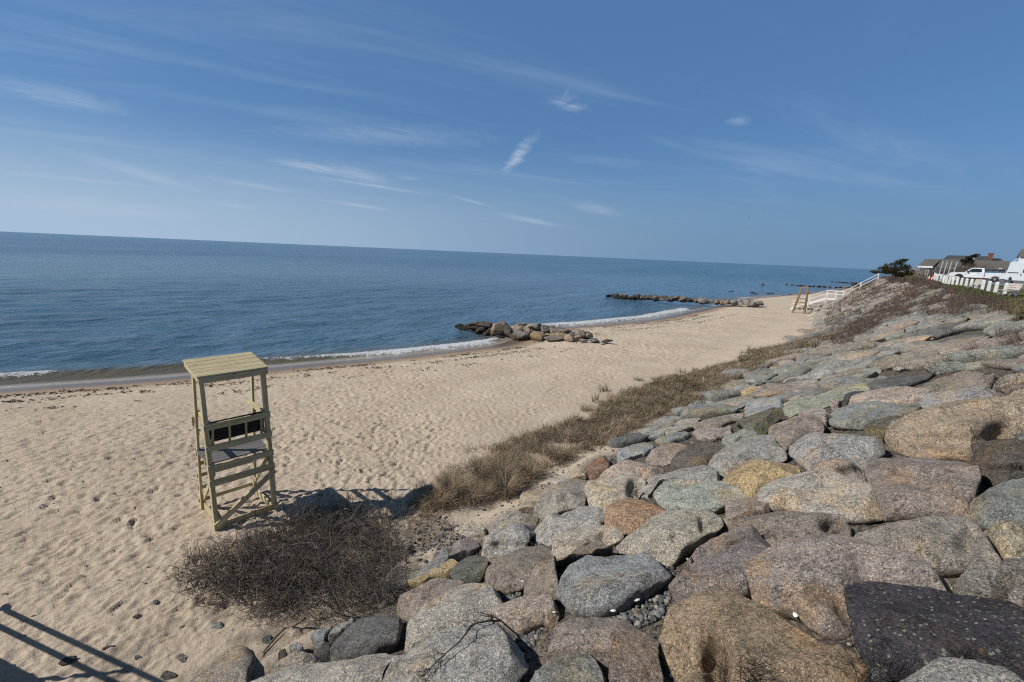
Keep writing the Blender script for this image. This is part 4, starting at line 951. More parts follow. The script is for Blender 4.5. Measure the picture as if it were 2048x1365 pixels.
# ------------------------------------------------------------------ groynes
# near groyne: each visible stone by its place, width and height in metres along and above the groyne
G0 = np.array(at_z(1215, 683, -.25)); G1 = np.array(at_z(905, 652, -.8))
gd = (G1 - G0); gl = np.linalg.norm(gd[:2]); gd = gd / np.linalg.norm(gd); gp = np.array([gd[1], -gd[0], 0])
if gp[1] > 0: gp = -gp            # toward the viewer
near = [ # px, py (centre), width px, height px, tint, label
 (1004, 662, 36, 27, 'tan', "biggest tan stone of the near groyne, leaning over at its seaward half"), (1015, 665, 20, 17, 'greytan', "brown squarish stone right beside the biggest tan one of the near groyne"),
 (1031, 674, 26, 17, 'greytan', "rounded grey brown stone at the foot of the near groyne"), (1050, 675, 29, 18, 'grey', "pale grey wedge of stone at the foot of the near groyne"),
 (1036, 658, 26, 14, 'tan', "flat topped sandy stone on the ridge of the near groyne"), (1055, 663, 16, 14, 'tan', "small sandy stone amid the near groyne"),
 (1082, 676, 34, 18, 'ochre', "broad ochre stone at the foot of the near groyne"), (1071, 667, 30, 13, 'paletan', "long pale stone in the middle of the near groyne"),
 (1067, 655, 30, 12, 'paletan', "pale flat slab on top of the near groyne"), (1092, 658, 26, 12, 'pinkbrown', "reddish brown stone on top of the near groyne"),
 (1110, 662, 22, 10, 'pink', "pinkish low stone near the landward end of the near groyne"), (1120, 672, 30, 12, 'ochre', "ochre topped stone at the landward half of the near groyne"),
 (1112, 679, 36, 13, 'greytan', "wide buried grey stone at the sand edge of the near groyne"), (1142, 678, 20, 15, 'tan', "upright tan stone near the landward end of the near groyne"),
 (1167, 669, 12, 14, 'greybrown', "pointed brown stone standing at the landward end of the near groyne"), (1158, 676, 16, 10, 'tan', "tan stone lying below the pointed brown one on the sand"),
 (1170, 684, 16, 8, 'mauve', "small mauve stone on the sand at the groyne end"), (1188, 681, 20, 7, 'bluegrey', "flat blue grey stone on the sand at the groyne end"),
 (1213, 683, 20, 8, 'darkgrey', "dark brown stone lying apart on the sand at the groyne tip"), (1206, 690, 7, 4, 'darkslate', "tiny dark stone on the sand near the groyne tip"),
 (978, 667, 19, 13, 'greytan', "grey stone half in the water at the foot of the near groyne"), (963, 661, 22, 12, 'brown', "brown stone at the water's edge of the near groyne"),
 (951, 656, 32, 13, 'darkbrown', "dark wet stone on the seaward half of the near groyne"), (975, 652, 30, 12, 'darkbrown', "dark brown slab on the ridge of the near groyne"),
 (938, 655, 26, 14, 'darkbrown', "wet dark stone near the sea end of the near groyne"), (918, 654, 26, 9, 'dark', "blackish stone at the sea tip of the near groyne"),
 (1004, 649, 30, 10, 'brown', "brown ridge stone behind the biggest tan one"), (1002, 676, 30, 10, 'darkgrey', "dark low stone at the waterline under the biggest tan one"),
 (1130, 664, 22, 8, 'greytan', "grey slab on the landward crest of the near groyne"), (1040, 650, 24, 8, 'pinktan', "pinkish slab at the back of the near groyne crest"),
 (985, 661, 17, 12, 'rust', "rusty dark stone between two tan stones of the near groyne"), (1177, 672, 14, 8, 'cream', "cream stone by the pointed brown one"),
 (957, 666, 14, 7, 'darkbrown', "small dark stone awash beside the near groyne"), (1145, 667, 12, 8, 'greybrown', "little grey brown stone on the landward crest"),
]
def on_line(px, base_y, A, B):
    """place on the vertical sheet through the groyne's line seen at this pixel"""
    d = rays(px, base_y); nrm = np.array([-(B - A)[1], (B - A)[0], 0]); k = (nrm @ A) / (nrm @ d)
    return d * k
for i, (px, py, w, h, tint, lab) in enumerate(near):
    yl = np.interp(px, [905, 1060, 1215], [655, 668, 682])      # height of the groyne's centre line in the view
    zc_ = float(np.interp(px, [905, 1000, 1215], [-.85, -.5, -.2]))
    off = (py + h * .35 - yl) / 12.0
    P0 = at_z(px, py + h * .40, zc_)
    base = np.array(on_line(px, py, G0, G1)); base = base + gp * np.clip(off, -1, 1.3) * 1.1
    dep = float(base[1] * ct)
    c = at_depth(px, py, dep + 0.35); mpp = dep / F
    a, b = w * mpp / 2 * 1.34, h * mpp / 2 * 1.27
    V, Fc = angular(300 + i, 1.0, (1, 1, 1), 4, 13)
    V = V / np.abs(V).max(0)
    V = V * np.array([a, (a + b) * .55, b]); an = random.uniform(-.25, .25); ca, sa = math.cos(an), math.sin(an)
    V = V @ np.array([[ca, 0, sa], [0, 1, 0], [-sa, 0, ca]])
    o = link("groyne_stone", np_mesh("groyne_stone", V, Fc, False), MAT['tide_granite'], None, c, random.uniform(-.4, .4)); o.color = (*[x * .62 for x in TINT[tint]], .02)
    tag(o, lab, "stone", "stones of the near groyne")
for i in range(14):      # the heap's inner and rear stones, mostly covered
    f = .12 + i / 14 * .8; p = G0 + (G1 - G0) * f - gp * random.uniform(.2, 1.1); z = np.interp(f, [0, .35, 1], [-.35, -.2, -.95])
    loose("groyne_stone", 420 + i, (p[0], p[1], z), random.uniform(.45, .6), (1.1, .9, .7), random.uniform(0, 6), random.choice(['brown', 'darkbrown', 'greytan']), "stone at the back of the near groyne, mostly hidden by the front ones", "stone", "rear stones of the near groyne", .3)

def groyne_run(pts, n, size, label, group, seed, wetfrom=.5, spread=.8):
    pts = [np.array(p) for p in pts]; rg = np.random.default_rng(seed)
    seg = [np.linalg.norm((pts[i + 1] - pts[i])[:2]) for i in range(len(pts) - 1)]; cs = np.concatenate([[0], np.cumsum(seg)])
    for i in range(n):
        u = (i + rg.uniform(.1, .9)) / n * cs[-1]; k = min(np.searchsorted(cs, u, side='right') - 1, len(seg) - 1); p = pts[k] + (pts[k + 1] - pts[k]) * (u - cs[k]) / seg[k]
        f = u / cs[-1]; dirv = (pts[-1] - pts[0]); side = np.array([dirv[1], -dirv[0], 0]); side /= np.linalg.norm(side)
        p = p + side * rg.uniform(-spread, spread)
        tn = rg.choice(['tan', 'greytan', 'grey', 'pinkbrown', 'bluegrey', 'greybrown']) if f < wetfrom else rg.choice(['darkbrown', 'dark', 'brown', 'darkgreen'])
        yield loose("groyne_stone", seed * 50 + i, p, rg.uniform(*size), (1.0, .85, rg.uniform(.55, .8)), rg.uniform(0, 6), str(tn), label[0] if f < wetfrom else label[1], "stone", group[0] if f < wetfrom else group[1], .2)
A2 = [at_z(1522, 612, -.1), at_z(1440, 607, -.25), at_z(1340, 601, -.2), at_z(1270, 598, -.7), at_z(1215, 595, -1.1)]
for o in groyne_run(A2, 125, (.38, .85), ("tan or grey stone of the second groyne, on the sand side", "dark wet stone of the second groyne, on the sea side"), ("dry stones of the second groyne", "wet stones of the second groyne"), 7, .34, 1.3): pass
A3 = [at_z(1725, 577, -.8), at_z(1690, 577, -.85), at_z(1610, 574, -.95), at_z(1570, 571.5, -1.2)]
for o in groyne_run(A3, 34, (.42, .68), ("brown stone of the low far groyne behind the white stairs", "dark stone of the low far groyne awash behind the wooden frame"), ("stones of the far groyne", "awash stones of the far groyne"), 8, .12, 1.2): pass
A4 = [at_z(1715, 569, -1.0), at_z(1660, 566.5, -1.4)]
for o in groyne_run(A4, 20, (.6, .95), ("dark stone of the farthest low groyne before the horizon", "dark stone of the farthest low groyne before the horizon"), ("stones of the farthest groyne",) * 2, 9, .0, 1.2): pass
for i, (px, py, r, sq) in enumerate([(1504, 586.5, 1.0, .5), (1512, 588, .9, .4), (1538, 588, 1.1, .45), (1545, 587, .7, .5), (1460, 583, .9, .3), (1466, 583.6, .8, .25)]):
    p = at_z(px, py, -.9); loose("shore_rock", 600 + i, p, r * .42, (1.6, .9, sq), random.uniform(-.3, .3), 'darkbrown', "low dark rock awash at the far waterline beyond the second groyne", "rock", "rocks awash at the far waterline", .25)

# dark stones strewn on the sand
for i, (px, py, w, tint, lab) in enumerate([
    (308, 1203, 16, 'darkslate', "square dark stone alone on the sand left of the thicket"), (365, 1318, 26, 'greybrown', "brown broken stone on the sand between the stair shadow and the thicket"),
    (275, 1315, 13, 'darkslate', "thin grey flake on the sand beside the brown broken stone"), (138, 1322, 22, 'dark', "curved dark flake lying across the railing shadow"),
    (217, 1295, 14, 'dark', "black stone in the upper railing shadow"), (337, 1352, 28, 'darkslate', "grey stone at the bottom edge near the end of the railing shadow"),
    (275, 1234, 15, 'dark', "thin black sliver on the sand below the lone square stone"), (432, 1251, 28, 'bluegrey', "blue grey flat stone at the lower left edge of the thicket"), (438, 1266, 9, 'darkslate', "small slate chip below the blue grey flat stone"),
    (287, 1165, 9, 'brown', "brown pebble on the sand left of the thicket"), (880, 1073, 22, 'darkslate', "smooth oval slate stone in the pebbly sand"), (892, 1058, 24, 'dark', "black flat stone above the smooth oval slate one"),
    (850, 1046, 12, 'darkslate', "small grey stone near the grass tussocks in the pebbly sand"), (872, 1086, 14, 'bluegrey', "pale blue grey chip below the oval slate stone"), (826, 1101, 14, 'dark', "black cobble at the right edge of the thicket"),
    (838, 1120, 14, 'dark', "black cobble among yellow green sprigs"), (845, 1110, 12, 'darkslate', "grey cobble above the yellow ochre flat rock"), (820, 1126, 16, 'dark', "dark cobble touching the thicket"),
    (915, 1051, 12, 'darkslate', "slate pebble close to the grass tussock"), (1215, 680, 0, 'dark', ""),
]):
    if not w: continue
    p = hit([px], [py + 2], 0.0)[0]; dist = np.linalg.norm(p - np.array([0, 0, EYE])); r = w * dist / F / 2
    loose("stone", 700 + i, p, r * .85, (1.15, .8, .42), random.uniform(-.5, .5), tint, lab, "stone", "dark stones on the sand", .45)
# ------------------------------------------------------------------ lifeguard chair with roof
def stz(s, t, z=None):
    x, y = xy(s, t)
    return Vector((x, y, float(ground_z(s, t)) if z is None else z))

chair = empty("lifeguard_chair", stz(3.33, 10.78, 0.0), RZ - math.radians(1.5))
tag(chair, "pale green wooden lifeguard chair with a slanted plank roof, beside the bare thicket", "lifeguard chair")
ysh = lambda z: -.575 + .068 * z          # shore side legs lean in
yse = lambda z: .560 - .098 * z           # sea side legs lean in
wd_ = MAT['wood']
for sx in (-1, 1):
    MB().board((sx * .585, ysh(-.25), -.25), (sx * .585, ysh(3.26), 3.26), .085, .115, (0, 1, 0)).build("leg", wd_, chair)
    MB().board((sx * .565, yse(-.25), -.25), (sx * .565, yse(3.38), 3.38), .05, .10, (0, 1, 0)).build("leg", wd_, chair)
rf = MB()
nP = 5; y0, z0, y1, z1 = -.47, 3.315, .545, 3.475
for k in range(nP):
    a, b = k / nP, (k + 1) / nP; m = (a + b) / 2
    yy, zz = y0 + (y1 - y0) * m, z0 + (z1 - z0) * m
    rf.board((-.665, yy, zz), (.665, yy, zz), (y1 - y0) / nP - .007, .036, (0, -(z1 - z0), y1 - y0))
roof_o = rf.build("roof", wd_, chair)
MB().board((-.65, -.455, 3.235), (.65, -.455, 3.235), .038, .125, (0, 0, 1)).build("fascia", wd_, chair)
for sx in (-1, 1):
    MB().board((sx * .635, -.43, 3.25), (sx * .635, .50, 3.40), .035, .10).build("rafter", wd_, chair)
def cross(z, h=.135, nm="crossboard"):
    y = ysh(z) - .062
    return MB().board((-.64, y, z), (.64, y, z), .036, h, (0, .068, 1)).build(nm, wd_, chair)
for z, h in ((1.045, .14), (1.365, .135), (1.79, .125), (2.25, .13)): cross(z, h)
cross(.085, .14, "sill_board")
MB().board((-.60, ysh(.10) - .098, .13), (.63, ysh(.93) - .098, .95), .036, .12, (0, 0, 1)).build("brace", wd_, chair)
for z in (.19, .51, .82, 1.11, 1.36):
    y = yse(z) + .045
    MB().board((-.61, y, z), (.61, y, z), .036, .09).build("rung", wd_, chair)
for sx in (-1, 1):
    x = sx * .522
    MB().board((x, ysh(2.30) - .02, 2.30), (x, yse(2.30) + (.14 if sx > 0 else .04), 2.33), .036, .13).build("armrest", wd_, chair)
    MB().board((x, ysh(1.88) - .02, 1.88), (x, yse(1.88) + .05, 1.88), .036, .11).build("side_rail", wd_, chair)
    MB().board((x, ysh(1.37) - .02, 1.37), (x, yse(1.37) + .06, 1.37), .036, .13).build("side_rail", wd_, chair)
    MB().board((x, ysh(.10) - .02, .09), (x, yse(.10) + .05, .09), .036, .14).build("side_sill", wd_, chair)
    MB().board((x, ysh(1.28), 1.24), (x, yse(.18), .20), .036, .10).build("brace", wd_, chair)
    MB().prism([(.0, 0), (.07, .0), (.05, -.10), (.0, -.22)], -.018, .018).build("arm_bracket", wd_, chair, (sx * .62, yse(2.2) + .02, 2.26), math.pi / 2)
seat = MB()
for k in range(6):
    y = -.47 + .18 * (k + .5) * .92; seat.board((-.60, y, 1.445), (.60, y, 1.445), .158, .028)
seat.build("seat", MAT['composite'], chair)
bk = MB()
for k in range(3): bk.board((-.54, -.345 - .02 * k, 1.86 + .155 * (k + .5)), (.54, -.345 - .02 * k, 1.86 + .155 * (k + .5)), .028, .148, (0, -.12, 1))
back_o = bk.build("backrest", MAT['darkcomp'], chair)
for x in (-.47, -.16, .16, .47):
    MB().board((x, -.375, 1.74), (x, -.44, 2.30), .042, .04, (0, 1, 0)).build("batten", wd_, back_o)
MB().board((-.60, -.16, 1.36), (.60, -.16, 1.36), .036, .10).build("seat_bearer", wd_, chair)

# ------------------------------------------------------------------ bare wooden stand down the beach
stand = empty("wooden_stand", stz(70.6, 9.8), RZ)
tag(stand, "bare brown wooden stand without seat or roof, in front of the white stairs", "wooden stand")
ow = MAT['oldwood']
for yy in (-.35, .35):
    MB().board((yy - .25, .72, -.3), (yy + .05, .06, 3.42), .17, .15, (1, 0, 0)).build("leg", ow, stand)
    MB().board((yy + .25, -.66, -.3), (yy + .05, -.60, 3.36), .17, .15, (1, 0, 0)).build("leg", ow, stand)
MB().board((-.30, .12, 3.44), (-.30, -.66, 3.40), .10, .13).build("top_beam", ow, stand)
MB().board((.40, .12, 3.44), (.40, -.66, 3.40), .10, .13).build("top_beam", ow, stand)
for z, ya in ((1.45, .40), (1.95, .30)): MB().board((-.42, ya, z), (-.42, -.64, z + .02), .05, .10).build("rung", ow, stand)
MB().board((-.44, .55, .55), (-.44, -.64, 1.2), .05, .12).build("brace", ow, stand)
tg = MB().lathe([(.01, -.05), (.10, -.05), (.11, 0), (.10, .05), (.01, .05)], 12, 'y', (0, 0, 0)).build("float", MAT['orange'], None, stand.matrix_basis @ Vector((-.50, .50, 1.22)) if False else None)
tg.location = Vector(stz(70.6, 9.8)) + Matrix.Rotation(RZ, 3, 'Z') @ Vector((-.36, .44, 1.18)); tg.rotation_euler = (0, 0, RZ + math.pi / 2)
tag(tg, "small orange float hanging on a leg of the bare wooden stand", "float")

# ------------------------------------------------------------------ stairs to the beach
def stair(name, label, s0, width, prof, mat_s, mat_r, posts, rail_r, two_sided=True, rails=(1.0, .55), square=False):
    """prof: list of (t, z) of the walking line from the sand up; runs straight down to the sea"""
    o = empty(name, stz(s0, 0, 0), RZ); tag(o, label, "stairs")
    for sx in ((-1, 1)):
        x = sx * width / 2
        m = MB()
        for (ta, za), (tb, zb) in zip(prof[:-1], prof[1:]): m.board((x, ta, za - .12), (x, tb, zb - .12), .055, .27)
        m.build("stringer", mat_s, o)
    for (ta, za), (tb, zb) in zip(prof[:-1], prof[1:]):
        if abs(zb - za) < .05:
            m = MB(); n = max(2, int(abs(tb - ta) / .15))
            for k in range(n):
                y = ta + (tb - ta) * (k + .5) / n; m.board((-width / 2, y, za), (width / 2, y, za), abs(tb - ta) / n * .95, .035)
            m.build("landing", mat_s, o)
        else:
            n = int(round(abs(zb - za) / .185))
            for k in range(n):
                f = (k + .6) / n; MB().board((-width / 2, ta + (tb - ta) * f, za + (zb - za) * f + .01), (width / 2, ta + (tb - ta) * f, za + (zb - za) * f + .01), .27, .035).build("step", mat_s, o)
    for sx in ((-1, 1) if two_sided else (1,)):
        x = sx * width / 2 + sx * .04
        for h in rails:
            m = MB()
            for (ta, za), (tb, zb) in zip(prof[:-1], prof[1:]):
                if square: m.board((x, ta, za + h), (x, tb, zb + h), .05, .06)
                else: m.tube([(x, ta, za + h), (x, tb, zb + h)], rail_r, 8)
            m.build("handrail", mat_r, o)
        for tp, zp, zb in posts:
            MB().board((x, tp, zb), (x, tp, zp + rails[0]), .05 if square else rail_r * 2.2, .06 if square else rail_r * 2.2, (0, 1, 0)).build("post", mat_r, o)
    return o
stair("white_stairs", "white railed beach stairs with a landing, climbing the far end of the sea wall", 76.6, 1.3,
      [(11.6, .0), (7.65, 1.85), (5.75, 1.85), (2.4, 4.5)], MAT['white'], MAT['white'],
      [(11.3, .12, -.2), (9.6, .92, -.2), (7.62, 1.85, .2), (6.6, 1.85, 1.5), (5.78, 1.85, 1.0), (4.1, 3.15, 2.6), (2.45, 4.45, 4.2)], .032)
# the wooden stairs next to the viewpoint (outside the picture, only their shadow falls into it)
stair("wooden_stairs", "grey wooden stairs whose railing throws the striped shadow on the sand", -1.98, 1.4,
      [(11.22, .05), (11.05, .05), (4.51, 4.42), (1.0, 4.42)], MAT['deckwood'], MAT['deckwood'],
      [(11.12, .05, -.4), (9.2, 1.28, -.4), (6.8, 2.88, -.3), (4.5, 4.42, .8)], .04, True, (.98, .58), True)

# ------------------------------------------------------------------ top of the wall: posts, benches, cones, railing, rack
def on_top(px, py, z=None):
    return hit([px], [py], 0.0)[0] if z is None else np.array(at_z(px, py, z))
post_p = MB(); pr = .112
post_p.add([(x, y, z) for z, q in ((-.3, 1), (.78, .95), (.86, .72), (.90, .42)) for x, y in ((-pr * q, -pr * q), (pr * q, -pr * q), (pr * q, pr * q), (-pr * q, pr * q))],
           [(3, 2, 1, 0), (12, 13, 14, 15)] + [(k * 4 + i, k * 4 + (i + 1) % 4, k * 4 + 4 + (i + 1) % 4, k * 4 + 4 + i) for k in range(3) for i in range(4)])
first = None
for i, px in enumerate([1885.5, 1891, 1897, 1904.3, 1912.9, 1921.4, 1931, 1940.5, 1951.5, 1963.5, 1976, 1990, 2008, 2029]):
    py = 586 - (1990 - px) * .1938 + (1.2 if px < 1912 else 0)
    p = on_top(px, py)
    if first is None: first = post_p.build("bollard", MAT['white'], None, p, RZ, bevel=.012); o = first
    else: o = first.copy(); COL.objects.link(o); o.location = p
    sc = 1.0; o.scale = (sc, sc, sc)
    o.rotation_euler = (random.uniform(-.03, .03), random.uniform(-.03, .03), RZ + random.uniform(-.1, .1))
    tag(o, "short white square post with a chamfered top, in the row along the car park", "bollard", "white posts along the car park edge")
p = on_top(1870.5, 562)
blk = MB().prism([(-.28, -.2), (.28, -.2), (.28, .85), (.18, .95), (-.28, 1.2)], -.2, .2).build("concrete_block", MAT['white'], None, p, math.radians(-40), bevel=.03)
tag(blk, "white concrete block with a sloping top, beside the orange cones", "block")
p = on_top(1877.5, 562.3)
blk2 = MB().prism([(-.3, -.2), (.3, -.2), (.28, .95), (-.28, 1.0)], -.25, .25).build("concrete_block", MAT['white'], None, p, math.radians(-40), bevel=.03)
tag(blk2, "smaller white concrete block between the sloping one and the first post", "block")
for i, (px, py) in enumerate([(1857.5, 561), (1863, 563)]):
    c = empty("traffic_cone", on_top(px, py), .3 * i)
    tag(c, ["orange and white traffic cone farther from the white concrete block", "orange and white traffic cone next to the sloping white concrete block"][i], "cone", "traffic cones by the white block")
    MB().box(-.2, .2, -.2, .2, 0, .04).build("base", MAT['orange'], c)
    MB().lathe([(.155, .04), (.115, .30)], 14).build("cone_body", MAT['orange'], c)
    MB().lathe([(.116, .30), (.078, .52)], 14).build("reflective_band", MAT['white'], c)
    MB().lathe([(.078, .52), (.035, .78), (.01, .79)], 14).build("cone_tip", MAT['orange'], c)

def bench():
    b = empty("park_bench", (0, 0, 0))
    for k in (-1, 1):
        x = k * .72
        m = MB(); m.tube([(x, -.42, .02), (x, -.38, .06), (x, .05, .30), (x, .24, .43), (x, .22, .45), (x, -.30, .45)], .022, 8)
        m.tube([(x, -.52, .0), (x, .40, .0)], .02, 8); m.tube([(x, .28, .02), (x, .10, .25), (x, -.24, .44), (x, -.48, 1.0)], .022, 8)
        m.build("bench_frame", MAT['galv'], b)
    m = MB()
    for k in range(3): m.board((-.9, -.16 + .17 * k, .47), (.9, -.16 + .17 * k, .47), .15, .035)
    m.build("seat", MAT['slat'], b)
    m = MB()
    for k in range(3): m.board((-.9, -.30 - .055 * k, .62 + .16 * k), (.9, -.30 - .055 * k, .62 + .16 * k), .035, .14, (0, -.36, 1))
    m.build("backrest", MAT['slat'], b)
    return b
bl = ["pale slatted bench with curved metal legs standing right by the van", "slatted bench before the white posts, second from the van", "small looking slatted bench before the pickup truck's front wheel", "slatted bench at the far end of the row, below the metal rack"]
for i, (px, py, rz) in enumerate([(2012, 594, .35), (1946, 579.5, .3), (1900, 568, .3), (1884, 564, .3)]):
    b = bench() if i == 0 else copy_tree(b0)
    if i == 0: b0 = b
    b.location = on_top(px, py); b.rotation_euler = (0, 0, RZ + rz)
    b.scale = (.82, .9, .95)
    tag(b, bl[i], "bench", "benches along the top of the sea wall")

rl = empty("metal_railing", on_top(1831, 557.5), math.radians(-28)); tag(rl, "short grey metal railing frame at the top of the stairs beside bare shrubs", "railing")
for yy in (-.55, .55):
    for x in (-1.3, 0, 1.3): MB().tube([(x, yy, -.3), (x, yy, 1.75 - .12 * x)], .045, 8).build("post", MAT['galv'], rl)
    for h in (.35, 1.0, 1.72): MB().tube([(-1.35, yy, h + .16), (1.35, yy, h - .16)], .04, 8).build("rail", MAT['galv'], rl)
q = on_top(1889, 561); rk = empty("metal_rack", q, math.radians(-45)); tag(rk, "tall narrow rack of galvanised poles rising behind the white posts", "rack")
for k, x in enumerate((-.85, -.35, .15, .75)): MB().board((x, 0, -.3), (x + .22, 0, 2.9), .12, .05, (0, 1, 0)).build("pole", MAT['galv'], rk)
for z in (.9, 1.9): MB().board((-.8, .05, z), (.85, .05, z), .04, .06).build("crossbar", MAT['galv'], rk)

# ------------------------------------------------------------------ car park and path
def ground_patch(name, px_poly, mat, off, n=26):
    P = hit([p[0] for p in px_poly], [p[1] for p in px_poly], 0.0)[:, :2]
    x0, y0 = P.min(0); x1, y1 = P.max(0); 
    g = np.stack(np.meshgrid(np.linspace(x0, x1, n * 3), np.linspace(y0, y1, n * 3)), -1).reshape(-1, 2)
    ins = in_poly(g[:, 0], g[:, 1], P); s, t = st_of(g[:, 0], g[:, 1]); z = ground_z(s, t) + off
    N = n * 3; i = np.arange((N - 1) * (N - 1)); r = i // (N - 1); c = i % (N - 1); b = r * N + c
    Qd = np.stack([b, b + 1, b + N + 1, b + N], -1); Qd = Qd[ins[Qd].sum(1) >= 3]
    return tag(link(name, np_mesh(name, np.column_stack([g, z]), Qd, True), mat), kind='structure')
P = np.array([[*xy(s, t)] for s, t in ((30, -8.2), (60, -7.7), (90, -7.2), (140, -7.5), (140, -40), (30, -40))])
g = np.stack(np.meshgrid(np.linspace(P[:, 0].min(), P[:, 0].max(), 120), np.linspace(P[:, 1].min(), P[:, 1].max(), 120)), -1).reshape(-1, 2)
ins = in_poly(g[:, 0], g[:, 1], P); s, t = st_of(g[:, 0], g[:, 1]); z = ground_z(s, t) + .09
i = np.arange(119 * 119); r = i // 119; c = i % 119; b = r * 120 + c; Qd = np.stack([b, b + 1, b + 121, b + 120], -1); Qd = Qd[ins[Qd].all(1)]
tag(link("car_park", np_mesh("car_park", np.column_stack([g, z]), Qd, True), MAT['asphalt']), kind='structure')
pts = [on_top(x, y) for x, y in ((1893, 572), (1905, 575.5), (1918, 579), (1930, 581.5))]
pm = MB()
for a, b in zip(pts[:-1], pts[1:]): pm.board(Vector(a) + Vector((0, 0, .05)), Vector(b) + Vector((0, 0, .05)), 1.0, .03)
tag(pm.build("path", MAT['pathm']), kind='structure')

# ------------------------------------------------------------------ vehicles
def arch(cx, r, n=9, zc=.42, z0=.42):
    return [(cx + r * math.cos(a), zc + r * math.sin(a)) for a in np.linspace(0, math.pi, n)]
def wheel(parent, x, y, r=.39, w=.25):
    t = MB().lathe([(r * .6, -w / 2), (r * .93, -w / 2), (r, -w * .35), (r, w * .35), (r * .93, w / 2), (r * .6, w / 2)], 24, 'y').build("wheel", MAT['rubber'], parent, (x, y, r), 0, True)
    MB().lathe([(.02, -w / 2 - .004), (r * .3, -w / 2 - .015), (r * .60, -w / 2 + .02), (r * .60, w / 2 - .02), (r * .3, w / 2 + .015), (.02, w / 2 + .004)], 16, 'y').build("rim", MAT['rim'], t)
def taper(o, z0, k):
    for v in o.data.vertices:
        if v.co.z > z0: v.co.y *= 1 - k * (v.co.z - z0)
def truck():
    t = empty("pickup_truck", (0, 0, 0)); cw = MAT['carwhite']
    front = [(2.86, .48), (2.90, .70), (2.84, .98), (2.70, 1.08), (1.40, 1.20), (1.28, 1.24), (.72, 1.76), (.52, 1.84), (-.40, 1.86), (-.58, 1.80), (-.66, 1.22), (-.68, .48)] + [(1.30, .48)] + arch(1.80, .50)[::-1] + [(2.30, .48)]
    b = MB().prism(front, -.96, .96).build("cab", cw, t, bevel=.03); taper(b, 1.25, .22)
    bed = [(-.72, .52), (-.72, 1.24), (-2.84, 1.26), (-2.88, 1.1), (-2.86, .55), (-2.28, .50)] + arch(-1.78, .50)[::1][::-1][::-1]
    bm_ = MB()
    for y0_, y1_ in ((-.97, -.90), (.90, .97)): bm_.prism(bed + [(-1.28, .50)], y0_, y1_)
    bm_.box(-2.84, -.72, -.90, .90, .62, .70); bm_.box(-.80, -.72, -.90, .90, .70, 1.23)
    bo = bm_.build("bed", cw, t)
    MB().box(-2.90, -2.84, -.90, .90, .60, 1.23).build("tailgate", cw, t); MB().box(-3.04, -2.90, -.92, .92, .44, .62).build("bumper", MAT['galv'], t)
    MB().box(2.87, 3.0, -.94, .94, .42, .62).build("bumper", MAT['galv'], t); MB().box(2.84, 2.915, -.55, .55, .72, .98).build("grille", MAT['black'], t)
    for y in (-.74, .74):
        MB().box(2.76, 2.90, y - .16, y + .16, .78, .97).build("headlight", MAT['lens'], t); MB().box(-2.905, -2.86, y * 1.16 - .06, y * 1.16 + .06, .82, 1.16).build("tail_light", MAT['redlens'], t)
    for sy in (-1, 1):
        w = MB().prism([(1.02, 1.30), (.66, 1.70), (.50, 1.745), (-.30, 1.745), (-.36, 1.30)], -.012, .012).build("side_window", MAT['glass'], t, (0, sy * .905, 0)); w.rotation_euler = (sy * .215, 0, 0); w.location = (0, sy * (.955 + .29), .03)
        MB().box(-.16, .06, sy * .965 - .012, sy * .965 + .012, 1.06, 1.10).build("door_handle", MAT['black'], t); MB().box(.98, 1.10, sy * 1.06 - .10, sy * 1.06 + .10, 1.24, 1.42).build("mirror", MAT['black'], t)
    ws = MB().add([(1.30, -.86, 1.245), (1.30, .86, 1.245), (.755, .80, 1.755), (.755, -.80, 1.755)], [(0, 1, 2, 3)]).build("windscreen", MAT['glass'], t); ws.location = (.022, 0, .012)
    for x in (1.80, -1.78):
        for y in (-.86, .86): wheel(t, x, y)
        MB().box(x - .46, x + .46, -.80, .80, .45, .85).build("wheel_arch", MAT['black'], t)
    return t
TP = on_top(1950, 566.5, 4.76); tk = truck(); tk.location = at_depth(1951, 565.0, 64.0); tk.rotation_euler = (0, 0, math.radians(135 + 1))
tk.location.z = float(ground_z(*st_of(tk.location.x, tk.location.y))) + .10
tag(tk, "white single cab pickup truck parked side on behind the row of white posts", "pickup truck")
bt = MB().box(-.45, .45, -.5, .5, 0, .42).box(-.48, .48, -.53, .53, .42, .50).build("storage_bin", MAT['bluetarp'], None, bevel=.02)
bt.location = tk.location + Matrix.Rotation(math.radians(136), 3, 'Z') @ Vector((-1.35, 0, .93)); bt.rotation_euler = (0, 0, math.radians(136))
tag(bt, "blue plastic bin sitting in the bed of the white pickup", "storage bin")
